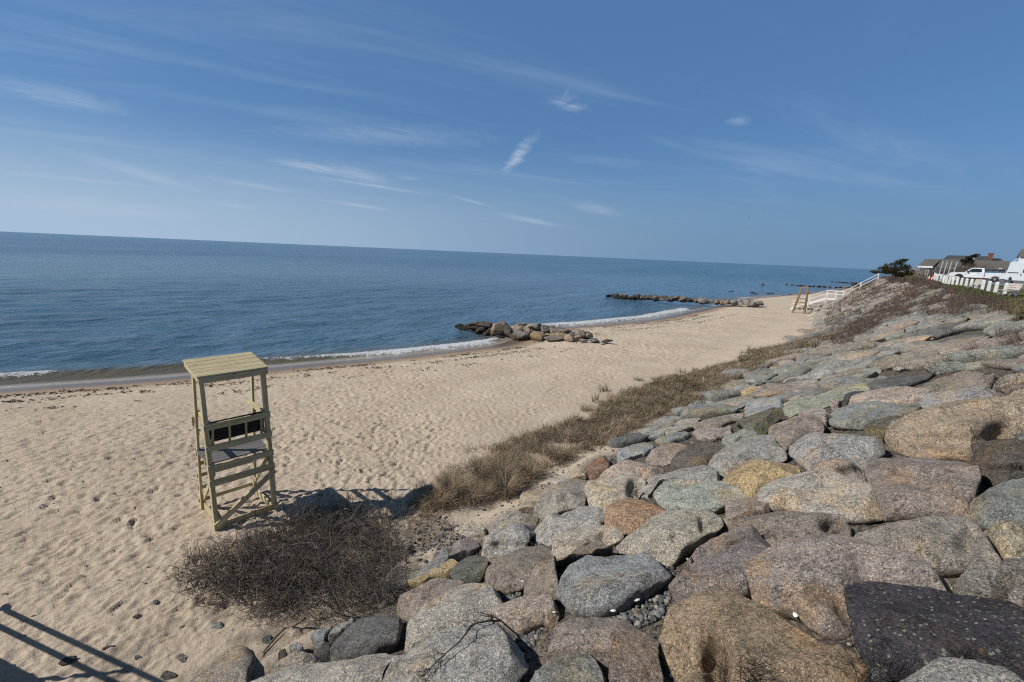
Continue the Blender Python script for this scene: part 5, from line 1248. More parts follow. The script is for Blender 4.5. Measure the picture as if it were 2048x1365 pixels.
def van():
    t = empty("van", (0, 0, 0)); cw = MAT['carwhite']
    body = [(2.88, .50), (2.95, .75), (2.86, 1.05), (1.95, 1.32), (1.25, 2.25), (.85, 2.55), (-2.55, 2.62), (-2.75, 2.50), (-2.92, 1.2), (-2.92, .52), (-2.25, .48)] + arch(-1.75, .46)[::-1] + [(-1.27, .48), (1.40, .48)] + arch(1.88, .46)[::-1] + [(2.36, .48)]
    b = MB().prism(body, -.99, .99).build("van_body", cw, t, bevel=.04); taper(b, 1.2, .085)
    for sy in (-1, 1):
        w = MB().prism([(1.72, 1.42), (1.18, 2.10), (.55, 2.12), (.50, 1.42)], -.012, .012).build("side_window", MAT['glass'], t); w.location = (0, sy * (.99 + .105), .0); w.rotation_euler = (sy * .085, 0, 0)
        MB().box(-2.6, -.3, sy * 1.0 - .02, sy * 1.0 + .02, 1.36, 1.41).build("door_rail", MAT['black'], t); MB().box(.28, .36, sy * .995 - .02, sy * .995 + .02, 1.05, 1.28).build("door_handle", MAT['black'], t)
        MB().box(1.55, 1.72, sy * 1.12 - .14, sy * 1.12 + .14, 1.42, 1.72).build("mirror", MAT['black'], t); MB().box(2.62, 2.90, sy * .78 - .14, sy * .78 + .14, .95, 1.12).build("headlight", MAT['lens'], t)
        MB().box(-2.945, -2.90, sy * .88 - .06, sy * .88 + .06, 1.0, 1.6).build("tail_light", MAT['redlens'], t)
    ws = MB().add([(1.98, -.86, 1.34), (1.98, .86, 1.34), (1.28, .80, 2.24), (1.28, -.80, 2.24)], [(0, 1, 2, 3)]).build("windscreen", MAT['glass'], t); ws.location = (.03, 0, .02)
    MB().box(2.90, 3.02, -.95, .95, .42, .72).build("bumper", MAT['black'], t); MB().box(-3.0, -2.92, -.95, .95, .42, .60).build("bumper", MAT['black'], t)
    r = MB()
    for y in (-.72, .72): r.tube([(-2.5, y, 2.80), (.8, y, 2.74)], .03, 8)
    for x in (-2.4, -1.3, -.2, .7): r.tube([(x, -.75, 2.78), (x, .75, 2.78)], .025, 8); r.tube([(x, -.72, 2.5), (x, -.72, 2.78)], .02, 6); r.tube([(x, .72, 2.5), (x, .72, 2.78)], .02, 6)
    r.build("roof_rack", MAT['white'], t)
    for x in (1.88, -1.75):
        for y in (-.88, .88): wheel(t, x, y, .36, .22)
        MB().box(x - .42, x + .42, -.8, .8, .45, .8).build("wheel_arch", MAT['black'], t)
    return t
vn_ = van(); vn_.location = at_depth(2058, 572.0, 50.0); vn_.location.z = 4.93; vn_.rotation_euler = (0, 0, math.radians(-116))
tag(vn_, "white high roofed van with a roof rack, cut off by the frame edge", "van")

# ------------------------------------------------------------------ houses beyond the car park
def gable(parent, pxq, D0, D1, matroof, ground=4.6, eave=.25, wallm=None, chimney=None):
    """pxq: eave left, eave right, ridge right, ridge left in the view; eaves at depth D0, ridge at D1 along the 45 degree line"""
    e0, e1 = at_diag(*pxq[0], D0), at_diag(*pxq[1], D0); r1, r0 = at_diag(*pxq[2], D1), at_diag(*pxq[3], D1)
    ez = (e0.z + e1.z) / 2; rz_ = (r0.z + r1.z) / 2
    e0.z = e1.z = ez; r0.z = r1.z = rz_
    bk = Vector((.7071, .7071, 0)) * 2 * (D1 - D0)
    b0, b1 = e0 + bk, e1 + bk
    up = Vector((0, 0, .14)); org = e0.copy(); org.z = ground
    def P(v): return v - org
    m = MB(); V = [e0, e1, r1, r0, b1, b0]
    m.add([P(v) for v in V] + [P(v - up) for v in V], [(0, 1, 2, 3), (3, 2, 4, 5), (9, 8, 7, 6), (11, 10, 8, 9), (0, 6, 7, 1), (5, 4, 10, 11), (0, 3, 9, 6), (3, 5, 11, 9), (1, 7, 8, 2), (2, 8, 10, 4)])
    ro = m.build("roof", matroof, parent, org - parent.location)
    ax = (e1 - e0).normalized(); inn = Vector((.7071, .7071, 0)) * .3
    w0, w1, w2, w3 = e0 + ax * .35 + inn, e1 - ax * .35 + inn, b1 - ax * .35 - inn, b0 + ax * .35 - inn
    zt = ez - .14
    def at(v, z): return Vector((v.x, v.y, z)) - org
    rl_, rr_ = r0 + ax * .35, r1 - ax * .35
    vs = [at(w0, ground), at(w1, ground), at(w2, ground), at(w3, ground), at(w0, zt + .15), at(w1, zt + .15), at(w2, zt + .15), at(w3, zt + .15), at(rl_, rz_ - .18), at(rr_, rz_ - .18)]
    MB().add(vs, [(0, 1, 5, 4), (2, 3, 7, 6), (1, 2, 6, 9, 5), (3, 0, 4, 8, 7)]).build("wall", wallm or MAT['shingle'], parent, org - parent.location)
    return ro, e0, e1, r0, r1
h1 = empty("shingle_house", at_diag(1850, 556, 116), 0); h1.location.z = 4.6
tag(h1, "small grey shingled house with a white eave, left of the long house", "house")
ro, e0, e1, r0, r1 = gable(h1, [(1836, 531.5), (1866, 533.5), (1883, 519), (1851, 518)], 112, 116, MAT['roof'])
tm = MB().board(e0 - h1.location + Vector((-.04, -.04, -.16)), e1 - h1.location + Vector((-.04, -.04, -.16)), .05, .28).build("eave_board", MAT['trim'], h1)
h2 = empty("long_house", at_diag(1950, 556, 128), 0); h2.location.z = 4.6
tag(h2, "long low grey shingled house with a brick chimney, behind the pickup truck", "house")
gable(h2, [(1868, 535), (2017, 538), (2019, 522.5), (1884, 518.5)], 122, 127, MAT['roof'])
gable(h2, [(1884, 519.5), (1985, 523), (1977, 512.5), (1896, 511.5)], 129, 133, MAT['roofdark'])
gable(h2, [(1978, 522), (2008, 523.5), (2000, 519.5), (1984, 514)], 131, 134, MAT['roofdark'])
c = at_diag(1979.5, 520, 131) - h2.location
MB().box(-.36, .36, -.36, .36, 0, 1.25).box(-.42, .42, -.42, .42, 1.12, 1.28).build("chimney", MAT['brick'], h2, c, .78)
for i, (px, y0, y1) in enumerate([(1930.5, 517, 513.5), (1934, 518, 514), (1945.5, 516.5, 512.5), (1948.5, 517, 512.5)]):
    a = at_diag(px, y0, 128) - h2.location; b = at_diag(px + .6, y1 + .6, 128) - h2.location
    MB().tube([a - Vector((0, 0, .5)), a, b], .09, 6).build("vent_pipe", MAT['white'], h2)
for px0, px1 in ((1996, 2003),):
    a, b = at_diag(px0, 541.5, 122.15) - h2.location, at_diag(px1, 541.8, 122.15) - h2.location
    f = MB().board(a, b, .06, .9, (0, 0, 1)).build("window_frame", MAT['trim'], h2)
    MB().board(a + (b - a) * .1 - Vector((.03, .03, 0)), b - (b - a) * .1 - Vector((.03, .03, 0)), .03, .7, (0, 0, 1)).build("window_pane", MAT['glass'], f)
h3 = empty("white_gabled_house", at_diag(2060, 556, 150), 0); h3.location.z = 4.6
tag(h3, "pale gabled house showing only its roof tip above the van at the right edge", "house")
gable(h3, [(2037, 512), (2090, 516), (2096, 499), (2044, 498.5)], 146, 149, MAT['roof'], wallm=MAT['trim'])

# ------------------------------------------------------------------ birds
def bird(name, span, flap):
    m = MB(); s = span / 2
    body = []
    m.tube([(0, -.30 * s, 0), (0, -.15 * s, .01 * s), (0, .12 * s, .02 * s), (0, .34 * s, .03 * s), (0, .46 * s, .02 * s)], .05 * s, 8)
    for sx in (-1, 1):
        m.add([(0, .18 * s, .02 * s), (0, -.12 * s, .02 * s), (sx * .5 * s, -.10 * s, flap * s * .8), (sx * .48 * s, .20 * s, flap * s * .8), (sx * s, -.12 * s, flap * s * .55), (sx * .98 * s, -.04 * s, flap * s * .55),
               (0, .18 * s, -.015 * s), (0, -.12 * s, -.01 * s), (sx * .5 * s, -.10 * s, flap * s * .8 - .012 * s), (sx * .48 * s, .20 * s, flap * s * .8 - .015 * s)],
              [(0, 1, 2, 3), (3, 2, 4, 5), (6, 9, 8, 7), (9, 5, 4, 8), (0, 3, 9, 6), (1, 7, 8, 2)])
    m.add([(-.04 * s, -.25 * s, 0), (.04 * s, -.25 * s, 0), (.10 * s, -.50 * s, .01 * s), (-.10 * s, -.50 * s, .01 * s), (0, -.25 * s, .03 * s), (0, -.5 * s, .03 * s)], [(0, 1, 2, 3), (0, 4, 5, 3), (1, 2, 5, 4)])
    return m.build(name, MAT['bird'])
g = bird("gull", 1.35, .25); g.location = at_depth(1497, 436, 150); g.rotation_euler = (0, .15, 1.9)
tag(g, "lone gull gliding in the open sky above the horizon", "bird")
b0_ = None
for i, (x, y) in enumerate([(5.7, 336.5), (12, 337.4), (17.5, 337.4), (22.2, 338.3), (30.6, 340), (37.8, 338.4), (41.2, 341.4), (49, 339), (26.5, 339.2), (45, 340.8)]):
    o = bird("flying_bird", 1.5, .3) if b0_ is None else b0_.copy()
    if b0_ is None: b0_ = o
    else: COL.objects.link(o)
    o.location = at_depth(x, y, 420 + 12 * i); o.rotation_euler = (0, random.uniform(-.3, .3), 1.4)
    tag(o, "tiny dark bird of the flock flying in a line low over the sea", "bird", "flock over the sea at the left edge")
w = at_z(1525, 571, WATER)
pile = MB().lathe([(.5, -.8), (.5, .05), (.4, .35), (.25, .6), (.05, .65)], 10).lathe([(.14, .6), (.10, .95), (.02, 1.0)], 8).build("mooring_pile", MAT['bark'], None, w)
tag(pile, "dark stub of a pile alone in the sea beyond the second groyne", "pile")
# ------------------------------------------------------------------ plants
def ribbons(Pt, wid, side):
    n, k, _ = Pt.shape
    A = Pt - side[:, None] * wid[:, :, None] / 2; B = Pt + side[:, None] * wid[:, :, None] / 2
    V = np.stack([A, B], 2).reshape(-1, 3)
    b = (np.arange(n)[:, None] * k + np.arange(k - 1)[None]).ravel() * 2
    return V, np.stack([b, b + 1, b + 3, b + 2], -1)

def strands(Pt, rad):
    n, k, _ = Pt.shape
    d = np.gradient(Pt, axis=1); d /= np.linalg.norm(d, axis=2, keepdims=True) + 1e-9
    a = np.cross(d, np.array([.31, .17, .93])); a /= np.linalg.norm(a, axis=2, keepdims=True) + 1e-9; b = np.cross(d, a)
    R = []
    for j in range(3):
        an = 2 * math.pi * j / 3; R.append(Pt + (a * math.cos(an) + b * math.sin(an)) * rad[:, :, None])
    V = np.stack(R, 2).reshape(-1, 3)
    i = (np.arange(n)[:, None] * k + np.arange(k - 1)[None]).ravel() * 3
    Fq = [np.stack([i + j, i + (j + 1) % 3, i + 3 + (j + 1) % 3, i + 3 + j], -1) for j in range(3)]
    return V, np.concatenate(Fq)

def tone_mix(n, pal, wts, var=.18):
    pal = np.array(pal); c = pal[RNG.choice(len(pal), n, p=np.array(wts) / sum(wts))]
    return c * (1 + RNG.normal(0, var, (n, 1))).clip(.4, 1.8)

def rep_tone(c, per): 
    c = np.repeat(c, per, 0); return np.column_stack([c, np.ones(len(c))])

def blade_field(root, length, width, lean_dir, lean, tone, k=5):
    """curved grass blades; lean: how far the tip flops over, 0..1.5"""
    n = len(root); u = np.linspace(0, 1, k)
    ang = lean[:, None] * (u[None] ** 1.3) + .12
    seg = length[:, None] / (k - 1)
    hx = np.cumsum(np.sin(ang) * seg, 1) - np.sin(ang[:, :1]) * seg; hz = np.cumsum(np.cos(ang) * seg, 1) - np.cos(ang[:, :1]) * seg
    D = np.stack([np.cos(lean_dir), np.sin(lean_dir)], -1)
    Pt = np.concatenate([root[:, None, :2] + D[:, None] * hx[:, :, None], (root[:, None, 2] + hz)[:, :, None]], -1)
    ta = lean_dir + math.pi / 2 + RNG.normal(0, .5, n); side = np.stack([np.cos(ta), np.sin(ta), np.zeros(n)], -1)
    wd = width[:, None] * (1 - .8 * u[None] ** 1.5)
    V, Fq = ribbons(Pt, wd, side)
    return V, Fq, rep_tone(tone, k * 2)

def sample_poly(P2, n):
    x0, y0 = P2.min(0); x1, y1 = P2.max(0); out = np.zeros((0, 2))
    while len(out) < n:
        q = RNG.uniform((x0, y0), (x1, y1), (n * 3, 2)); out = np.vstack([out, q[in_poly(q[:, 0], q[:, 1], P2)]])
    return out[:n]

def on_ground(x, y, off=0.0):
    s, t = st_of(x, y); return np.stack([x, y, ground_z(s, t) + off], -1)

# dune grass along the foot of the wall
def world_poly(px, off=.1):
    P = hit([p[0] for p in px], [p[1] for p in px], off); return P[:, :2]
GR = world_poly([(838, 985), (880, 962), (930, 935), (1000, 893), (1060, 868), (1120, 850), (1200, 815), (1262, 780), (1330, 757), (1400, 742), (1485, 718), (1500, 702), (1570, 690), (1640, 672), (1668, 664),
                 (1680, 668), (1640, 686), (1580, 706), (1520, 735), (1462, 762), (1405, 790), (1350, 812), (1300, 838), (1230, 868), (1170, 898), (1110, 925), (1060, 952), (1010, 985), (965, 1000), (905, 1012), (850, 1035), (815, 1030)])
nt = 3600
tc = sample_poly(GR, nt); tc = tc + RNG.normal(0, 1, (nt, 2)) * (.10 + .45 * (RNG.random((nt, 1)) < .16)); dist = np.linalg.norm(tc, axis=1)
keep = (RNG.random(nt) < np.clip(.35 + .65 * sstep(60, 8, dist) , 0, 1)) & (fbm2(tc[:, 0], tc[:, 1], 1.1, 3, 93) > -.34); tc = tc[keep]; dist = dist[keep]
# more tufts far away where the strip is long and thin
per = 46
root, ln, wdh, ld, le, tn = [], [], [], [], [], []
for i, (c, dd) in enumerate(zip(tc, dist)):
    m = per if dd < 25 else 30
    ang0 = 9.0 * float(fbm2(c[0], c[1], .8, 2, 91)) + RNG.normal(0, .8)
    big = .5 + .8 * RNG.random()
    rr_ = RNG.normal(0, .07 + .05 * big, (m, 2)); root.append(c + rr_)
    ln.append(RNG.uniform(.18, .42, m) * (.6 + .55 * big)); wdh.append(np.full(m, max(.008, .00070 * dd)) * RNG.uniform(.7, 1.5, m))
    ld.append(ang0 + RNG.normal(0, .9, m)); le.append(RNG.uniform(.8, 2.3, m))
    g = float(fbm2(c[0], c[1], .28, 3, 95)) + .15
    w = [.42, .38, .03 + max(0, g) * .9, .20]
    tn.append(tone_mix(m, [(.265, .195, .135), (.43, .345, .245), (.12, .118, .055), (.12, .086, .062)], w) * (.55 + .85 * RNG.random()))
root = np.vstack(root); ln, wdh, ld, le = map(np.concatenate, (ln, wdh, ld, le)); tn = np.vstack(tn)
V, Fq, C = blade_field(on_ground(root[:, 0], root[:, 1], -.03), ln, wdh, ld, le, tn)
tag(link("dune_grass", np_mesh("dune_grass", V, Fq, False, {"tone": ('FLOAT_COLOR', C)}), MAT['blade']), kind='stuff')

# single tussocks hanging over the stones and standing on the sand: things of their own
def tussock(i, px, py, r, lab, n=420, L=.5, flop=1.7, dirn=None, pal=None):
    p = hit([px], [py], 0.05)[0]; q = RNG.normal(0, r * .35, (n, 2)); a = np.arctan2(q[:, 1], q[:, 0]) if dirn is None else dirn + RNG.normal(0, .6, n)
    z = on_ground(p[0] + q[:, 0], p[1] + q[:, 1], 0.02)
    V, Fq, C = blade_field(z - p, RNG.uniform(.55, 1.1, n) * L, RNG.uniform(.006, .011, n), a, RNG.uniform(.5, 1.1, n) * flop, tone_mix(n, pal or [(.25, .185, .125), (.42, .335, .23), (.13, .10, .065)], [.45, .35, .2]), 7)
    tag(link("grass_tussock", np_mesh("grass_tussock", V, Fq, False, {"tone": ('FLOAT_COLOR', C)}), MAT['blade'], None, Vector(p)), lab, "grass tussock", "grass tussocks at the foot of the wall")
dn = math.atan2(-SUN_DIR.y, .6)
for i, a in enumerate([(1012, 985, .35, "drooping dry tussock spilling over the yellowish sharp edged stone", 520, .62), (1000, 955, .4, "combed over tan tussock above the grey green slab", 520, .6), (1060, 950, .35, "reddish dry tussock right of the combed over one", 420, .5),
                       (960, 950, .4, "bent dark tussock in the middle of the dune grass edge", 480, .6), (905, 985, .4, "flattened brown tussock at the near end of the dune grass", 480, .6), (870, 1010, .35, "low tussock at the near tip of the dune grass, touching the chair's shadow", 420, .5),
                       (1110, 915, .35, "pale tussock near the cluster of small dark stones", 420, .5), (940, 1000, .35, "straw coloured tussock beside the grey green slab", 420, .45)]):
    tussock(i, a[0], a[1], a[2], a[3], a[4], a[5])
gp_ = [(.12, .13, .05), (.28, .24, .14), (.18, .14, .09)]
for i, (px, py, h) in enumerate([(1193, 800, .45), (1187, 803, .35), (700, 998, .28), (640, 992, .22), (780, 996, .28), (1497, 700, .5)]):
    tussock(20 + i, px, py, .12, ["sparse green sprig alone on the sand near the dune grass", "smaller sprig beside the lone green one on the sand", "thin upright grass on the sand behind the thicket, under the chair's shadow", "thin grass at the left rear edge of the thicket", "thin grass between thicket and dune grass", "wind bent tuft sticking out at the far end of the dune grass"][i], 40, h, .5, None, gp_)

# bare thorny thicket on the sand
BR = world_poly([(318, 1152), (362, 1104), (435, 1082), (520, 1068), (585, 1030), (640, 1012), (700, 1008), (780, 1015), (822, 1055), (828, 1090), (822, 1130), (790, 1180), (735, 1206), (680, 1228), (600, 1240), (500, 1228), (430, 1212), (372, 1188)], .12)
ctr = BR.mean(0)
def edge_falloff(q, P, fade):
    d = np.full(len(q), 9e9)
    for a, b in zip(P, np.roll(P, -1, 0)):
        ab = b - a; u = np.clip(((q - a) @ ab) / (ab @ ab), 0, 1); d = np.minimum(d, np.linalg.norm(q - (a + u[:, None] * ab), axis=1))
    return np.clip(d / fade, 0, 1)
def twig_cloud(root, n, L, r0, up, wander, k=7, spread=1.0):
    n = len(root); az = RNG.uniform(0, 2 * math.pi, n); el = RNG.uniform(*up, n)
    d = np.stack([np.cos(az) * np.cos(el) * spread, np.sin(az) * np.cos(el) * spread, np.sin(el)], -1)
    Pt = np.zeros((n, k, 3)); Pt[:, 0] = root; step = (L / (k - 1))[:, None]
    for j in range(1, k):
        d = d + RNG.normal(0, wander, (n, 3)) + np.array([0, 0, -.05]); d /= np.linalg.norm(d, axis=1, keepdims=True)
        Pt[:, j] = Pt[:, j - 1] + d * step
    rad = r0[:, None] * np.linspace(1, .35, k)[None]
    return Pt, rad
n1 = 5200
q = sample_poly(BR, n1); ef = edge_falloff(q, BR, .55); kp = (RNG.random(n1) < .22 + .78 * ef) & (fbm2(q[:, 0], q[:, 1], 2.2, 3, 98) > -.36 * ef - .04); q, ef = q[kp], ef[kp]; n1 = len(q)
hgt = (.13 + .64 * ef * np.clip(.6 + 1.3 * fbm2(q[:, 0], q[:, 1], 1.3, 3, 99), .15, 1.6))
root = on_ground(q[:, 0], q[:, 1], 0); 
P1, R1 = twig_cloud(root - [0, 0, .04], n1, hgt * RNG.uniform(.8, 1.7, n1), RNG.uniform(.0035, .0075, n1), (.35, 1.45), .26, 8)
# side shoots start along the main stems
src = RNG.integers(0, n1, 9500); sj = RNG.integers(2, 8, 9500)
P2, R2 = twig_cloud(P1[src, sj], 9500, RNG.uniform(.10, .30, 9500), RNG.uniform(.0022, .0042, 9500), (-.35, 1.3), .34, 5)
P2[:, :, 2] = np.maximum(P2[:, :, 2], on_ground(P2[:, :, 0].ravel(), P2[:, :, 1].ravel())[:, 2].reshape(P2.shape[:2]) + .01)
R1[:90] *= 2.2
P1[:260, :, :] = P1[:260, :1, :] + (P1[:260] - P1[:260, :1]) * RNG.uniform(1.2, 1.8, (260, 1, 1))
for _a in (P1, P2):
    _s, _t = st_of(_a[:, :, 0], _a[:, :, 1])
T1 = tone_mix(n1, [(.138, .116, .10), (.08, .068, .06), (.26, .225, .19), (.14, .105, .08)], [.42, .33, .12, .13])
T2 = tone_mix(9500, [(.145, .122, .106), (.09, .076, .068), (.28, .245, .21), (.15, .11, .085)], [.42, .33, .12, .13])
V1, F1 = strands(P1, R1); V2, F2 = strands(P2, R2)
org = Vector((ctr[0], ctr[1], 0)); o3 = np.array(org)
bt_ = link("thorn_thicket", np_mesh("thorn_thicket", np.vstack([V1, V2]) - o3, np.vstack([F1, F2 + len(V1)]), False, {"tone": ('FLOAT_COLOR', np.vstack([rep_tone(T1, 24), rep_tone(T2, 15)]))}), MAT['twig'], None, org)
tag(bt_, "dense leafless dark brown thicket of thorny twigs on the sand beside the lifeguard chair", "thicket")
nl = 1500
src = RNG.integers(0, 9500, nl); bp = P2[src, 4]
right = sstep(-.3, 1.4, (bp[:, 0] - ctr[0])); kp = RNG.random(nl) < .12 + .7 * right; bp = bp[kp]; nl = len(bp)
a1 = RNG.normal(0, 1, (nl, 3)); a1 /= np.linalg.norm(a1, axis=1, keepdims=True); a2 = np.cross(a1, RNG.normal(0, 1, (nl, 3))); a2 /= np.linalg.norm(a2, axis=1, keepdims=True)
sz = RNG.uniform(.008, .018, nl)[:, None]
V = np.stack([bp - a1 * sz, bp + a2 * sz * .6, bp + a1 * sz, bp - a2 * sz * .6], 1).reshape(-1, 3); b = np.arange(nl) * 4
link("leaves", np_mesh("leaves", V - o3, np.stack([b, b + 1, b + 2, b + 3], -1), False, {"tone": ('FLOAT_COLOR', rep_tone(tone_mix(nl, [(.17, .17, .03), (.09, .12, .03), (.24, .20, .05)], [.5, .3, .2]), 4))}), MAT['leaf'], bt_)

# low purple brown scrub on the far stretch of the wall
scrubV, scrubF, scrubC, nb = [], [], [], 0
def scrub(px, n, L, pal, wts, r, off=.0, up=(.3, 1.4)):
    global nb
    P = world_poly(px, .1); q = sample_poly(P, n); q = q[fbm2(q[:, 0], q[:, 1], .45, 3, 77) > -.30 * RNG.random(len(q)) - .04]; n = len(q); dd = np.linalg.norm(q, axis=1)
    Pt, rad = twig_cloud(on_ground(q[:, 0], q[:, 1], .08), n, RNG.uniform(.5, 1.2, n) * L, np.maximum(r, .00030 * dd) * RNG.uniform(.6, 1.3, n), up, .25, 5)
    V, Fq = strands(Pt, rad); scrubV.append(V); scrubF.append(Fq + nb); nb += len(V); scrubC.append(rep_tone(tone_mix(n, pal, wts), 15))
PUR = [(.118, .082, .068), (.078, .056, .048), (.18, .14, .105)]
scrub([(1740, 566), (1800, 556), (1868, 562), (1905, 580), (1930, 590), (1985, 604), (1960, 616), (1900, 598), (1850, 590), (1800, 588), (1740, 600), (1680, 625), (1648, 640), (1660, 615), (1700, 590)], 15000, .42, PUR, [.5, .3, .2], .006)
scrub([(1650, 640), (1740, 575), (1830, 575), (1900, 592), (1870, 612), (1780, 640), (1700, 668), (1660, 680)], 4200, .36, PUR, [.5, .3, .2], .006)
scrub([(1850, 590), (1990, 606), (2010, 628), (1900, 640), (1830, 625)], 2600, .34, PUR, [.5, .3, .2], .005)
scrub([(1800, 588), (1850, 585), (1890, 600), (1830, 622), (1760, 650), (1690, 690), (1660, 690), (1700, 650), (1750, 615)], 5000, .4, PUR, [.5, .3, .2], .006)
scrub([(1890, 590), (1990, 604), (2030, 622), (1960, 628), (1900, 615)], 2500, .45, PUR, [.5, .3, .2], .006)
scrub([(1960, 765), (2048, 750), (2100, 760), (2060, 790), (1980, 795)], 220, .22, PUR, [.5, .3, .2], .003)
scrub([(1985, 660), (2048, 655), (2080, 690), (2000, 700)], 350, .30, PUR, [.5, .3, .2], .004)
scrub([(1850, 735), (1890, 715), (1905, 730), (1870, 752)], 70, .34, PUR, [.5, .3, .2], .003)
scrub([(1925, 705), (1950, 690), (1965, 700), (1935, 718)], 90, .26, PUR, [.5, .3, .2], .003)
tag(link("low_scrub", np_mesh("low_scrub", np.vstack(scrubV), np.vstack(scrubF), False, {"tone": ('FLOAT_COLOR', np.vstack(scrubC))}), MAT['twig']), kind='stuff')

# grass on the top of the wall
def lawn(name, px, n, L, pal, wts, wmin=.006):
    P = world_poly(px, .05); q = sample_poly(P, n); dd = np.linalg.norm(q, axis=1)
    V, Fq, C = blade_field(on_ground(q[:, 0], q[:, 1], -.02), RNG.uniform(.5, 1.2, n) * L, np.maximum(wmin, .0006 * dd) * RNG.uniform(.7, 1.4, n), RNG.uniform(0, 6.28, n), RNG.uniform(.3, 1.5, n),
                           tone_mix(n, pal, wts) * (1 + .35 * fbm2(q[:, 0], q[:, 1], .5, 3, 66))[:, None], 4)
    return V, Fq, C
LV, LF, LC, ln_ = [], [], [], 0
for px, n, L, pal, wts in [
    ([(1990, 606), (2060, 596), (2130, 600), (2130, 665), (2048, 660), (2030, 655), (2020, 632)], 26000, .26, [(.26, .20, .12), (.15, .12, .06), (.10, .11, .035)], [.5, .3, .2]),
    ([(1880, 568), (1935, 574), (2000, 590), (2060, 592), (2060, 604), (1990, 604), (1950, 596), (1915, 583)], 15000, .20, [(.10, .115, .045), (.17, .14, .075), (.07, .08, .035)], [.5, .25, .25]),
    ([(1930, 590), (2000, 602), (2000, 615), (1965, 612)], 5000, .22, [(.14, .125, .06), (.20, .16, .09), (.08, .09, .03)], [.5, .3, .2])]:
    V, Fq, C = lawn("", px, n, L, pal, wts); LV.append(V); LF.append(Fq + ln_); LC.append(C); ln_ += len(V)
tag(link("lawn_grass", np_mesh("lawn_grass", np.vstack(LV), np.vstack(LF), False, {"tone": ('FLOAT_COLOR', np.vstack(LC))}), MAT['blade']), kind='stuff')

# ------------------------------------------------------------------ shrubs and trees
def bare_shrub(base, w, h, n, lab, pal=PUR, group="bare shrubs before the houses", r=.03, d=None):
    q = RNG.normal(0, 1, (n, 2)) * np.array([w / 3.2, (d or w * .6) / 3.2]); dirx = np.array([.7071, -.7071]); diry = np.array([.7071, .7071])
    xyw = q[:, :1] * dirx + q[:, 1:] * diry; env = np.exp(-(q[:, 0] / (w * .42)) ** 2)
    rt = np.column_stack([xyw, np.zeros(n)])
    Pt, rad = twig_cloud(rt, n, h * (.45 + .7 * env) * RNG.uniform(.6, 1.15, n), np.full(n, r) * RNG.uniform(.5, 1.2, n), (.75, 1.5), .20, 6)
    s2 = RNG.integers(0, n, n * 2); j2 = RNG.integers(2, 6, n * 2)
    Pb, rb = twig_cloud(Pt[s2, j2], n * 2, RNG.uniform(.15, .4, n * 2) * h, np.full(n * 2, r * .6), (-.1, 1.4), .3, 4)
    V1, F1 = strands(Pt, rad); V2, F2 = strands(Pb, rb)
    o = link("bare_shrub", np_mesh("bare_shrub", np.vstack([V1, V2]), np.vstack([F1, F2 + len(V1)]), False, {"tone": ('FLOAT_COLOR', np.vstack([rep_tone(tone_mix(n, pal, [.5, .3, .2]), 18), rep_tone(tone_mix(n * 2, pal, [.4, .2, .4]), 12)]))}), MAT['twig'], None, Vector(base))
    tag(o, lab, "shrub", group); return o
SH = [(.13, .095, .08), (.085, .062, .055), (.20, .165, .14)]
for px, w, h, D, lab in [(1850, 5, 1.3, 104, "leafless brown shrub left of the metal rack, in front of the small shingled house"), (1874, 6, 1.7, 106, "leafless shrub between the small house and the metal rack"),
                         (1900, 6, 2.5, 108, "tall leafless shrub behind the hood of the pickup truck"), (1923, 7, 2.9, 110, "tallest leafless shrub, in front of the dark wind bent pine"), (1950, 7, 2.6, 110, "broad leafless shrub above the cab of the pickup truck"), (1972, 5, 1.7, 112, "leafless shrub at the right of the cab, before the shingled wall")]:
    b = at_diag(px, 557, D); b.z = 4.6; bare_shrub(b, w, h, 420, lab, SH, "leafless shrubs before the houses", .028)
b = hit([1812], [560])[0]; bare_shrub(b, 3.0, 2.2, 160, "straw coloured bare shrub beside the cedar at the stair top", [(.26, .20, .14), (.16, .12, .08), (.34, .27, .19)], "straw coloured shrubs at the stair top", .02)
b = hit([1819], [557])[0]; bare_shrub(b, 2.4, 1.1, 140, "low straw coloured shrub around the metal railing", [(.26, .20, .14), (.16, .12, .08), (.34, .27, .19)], "straw coloured shrubs at the stair top", .02)

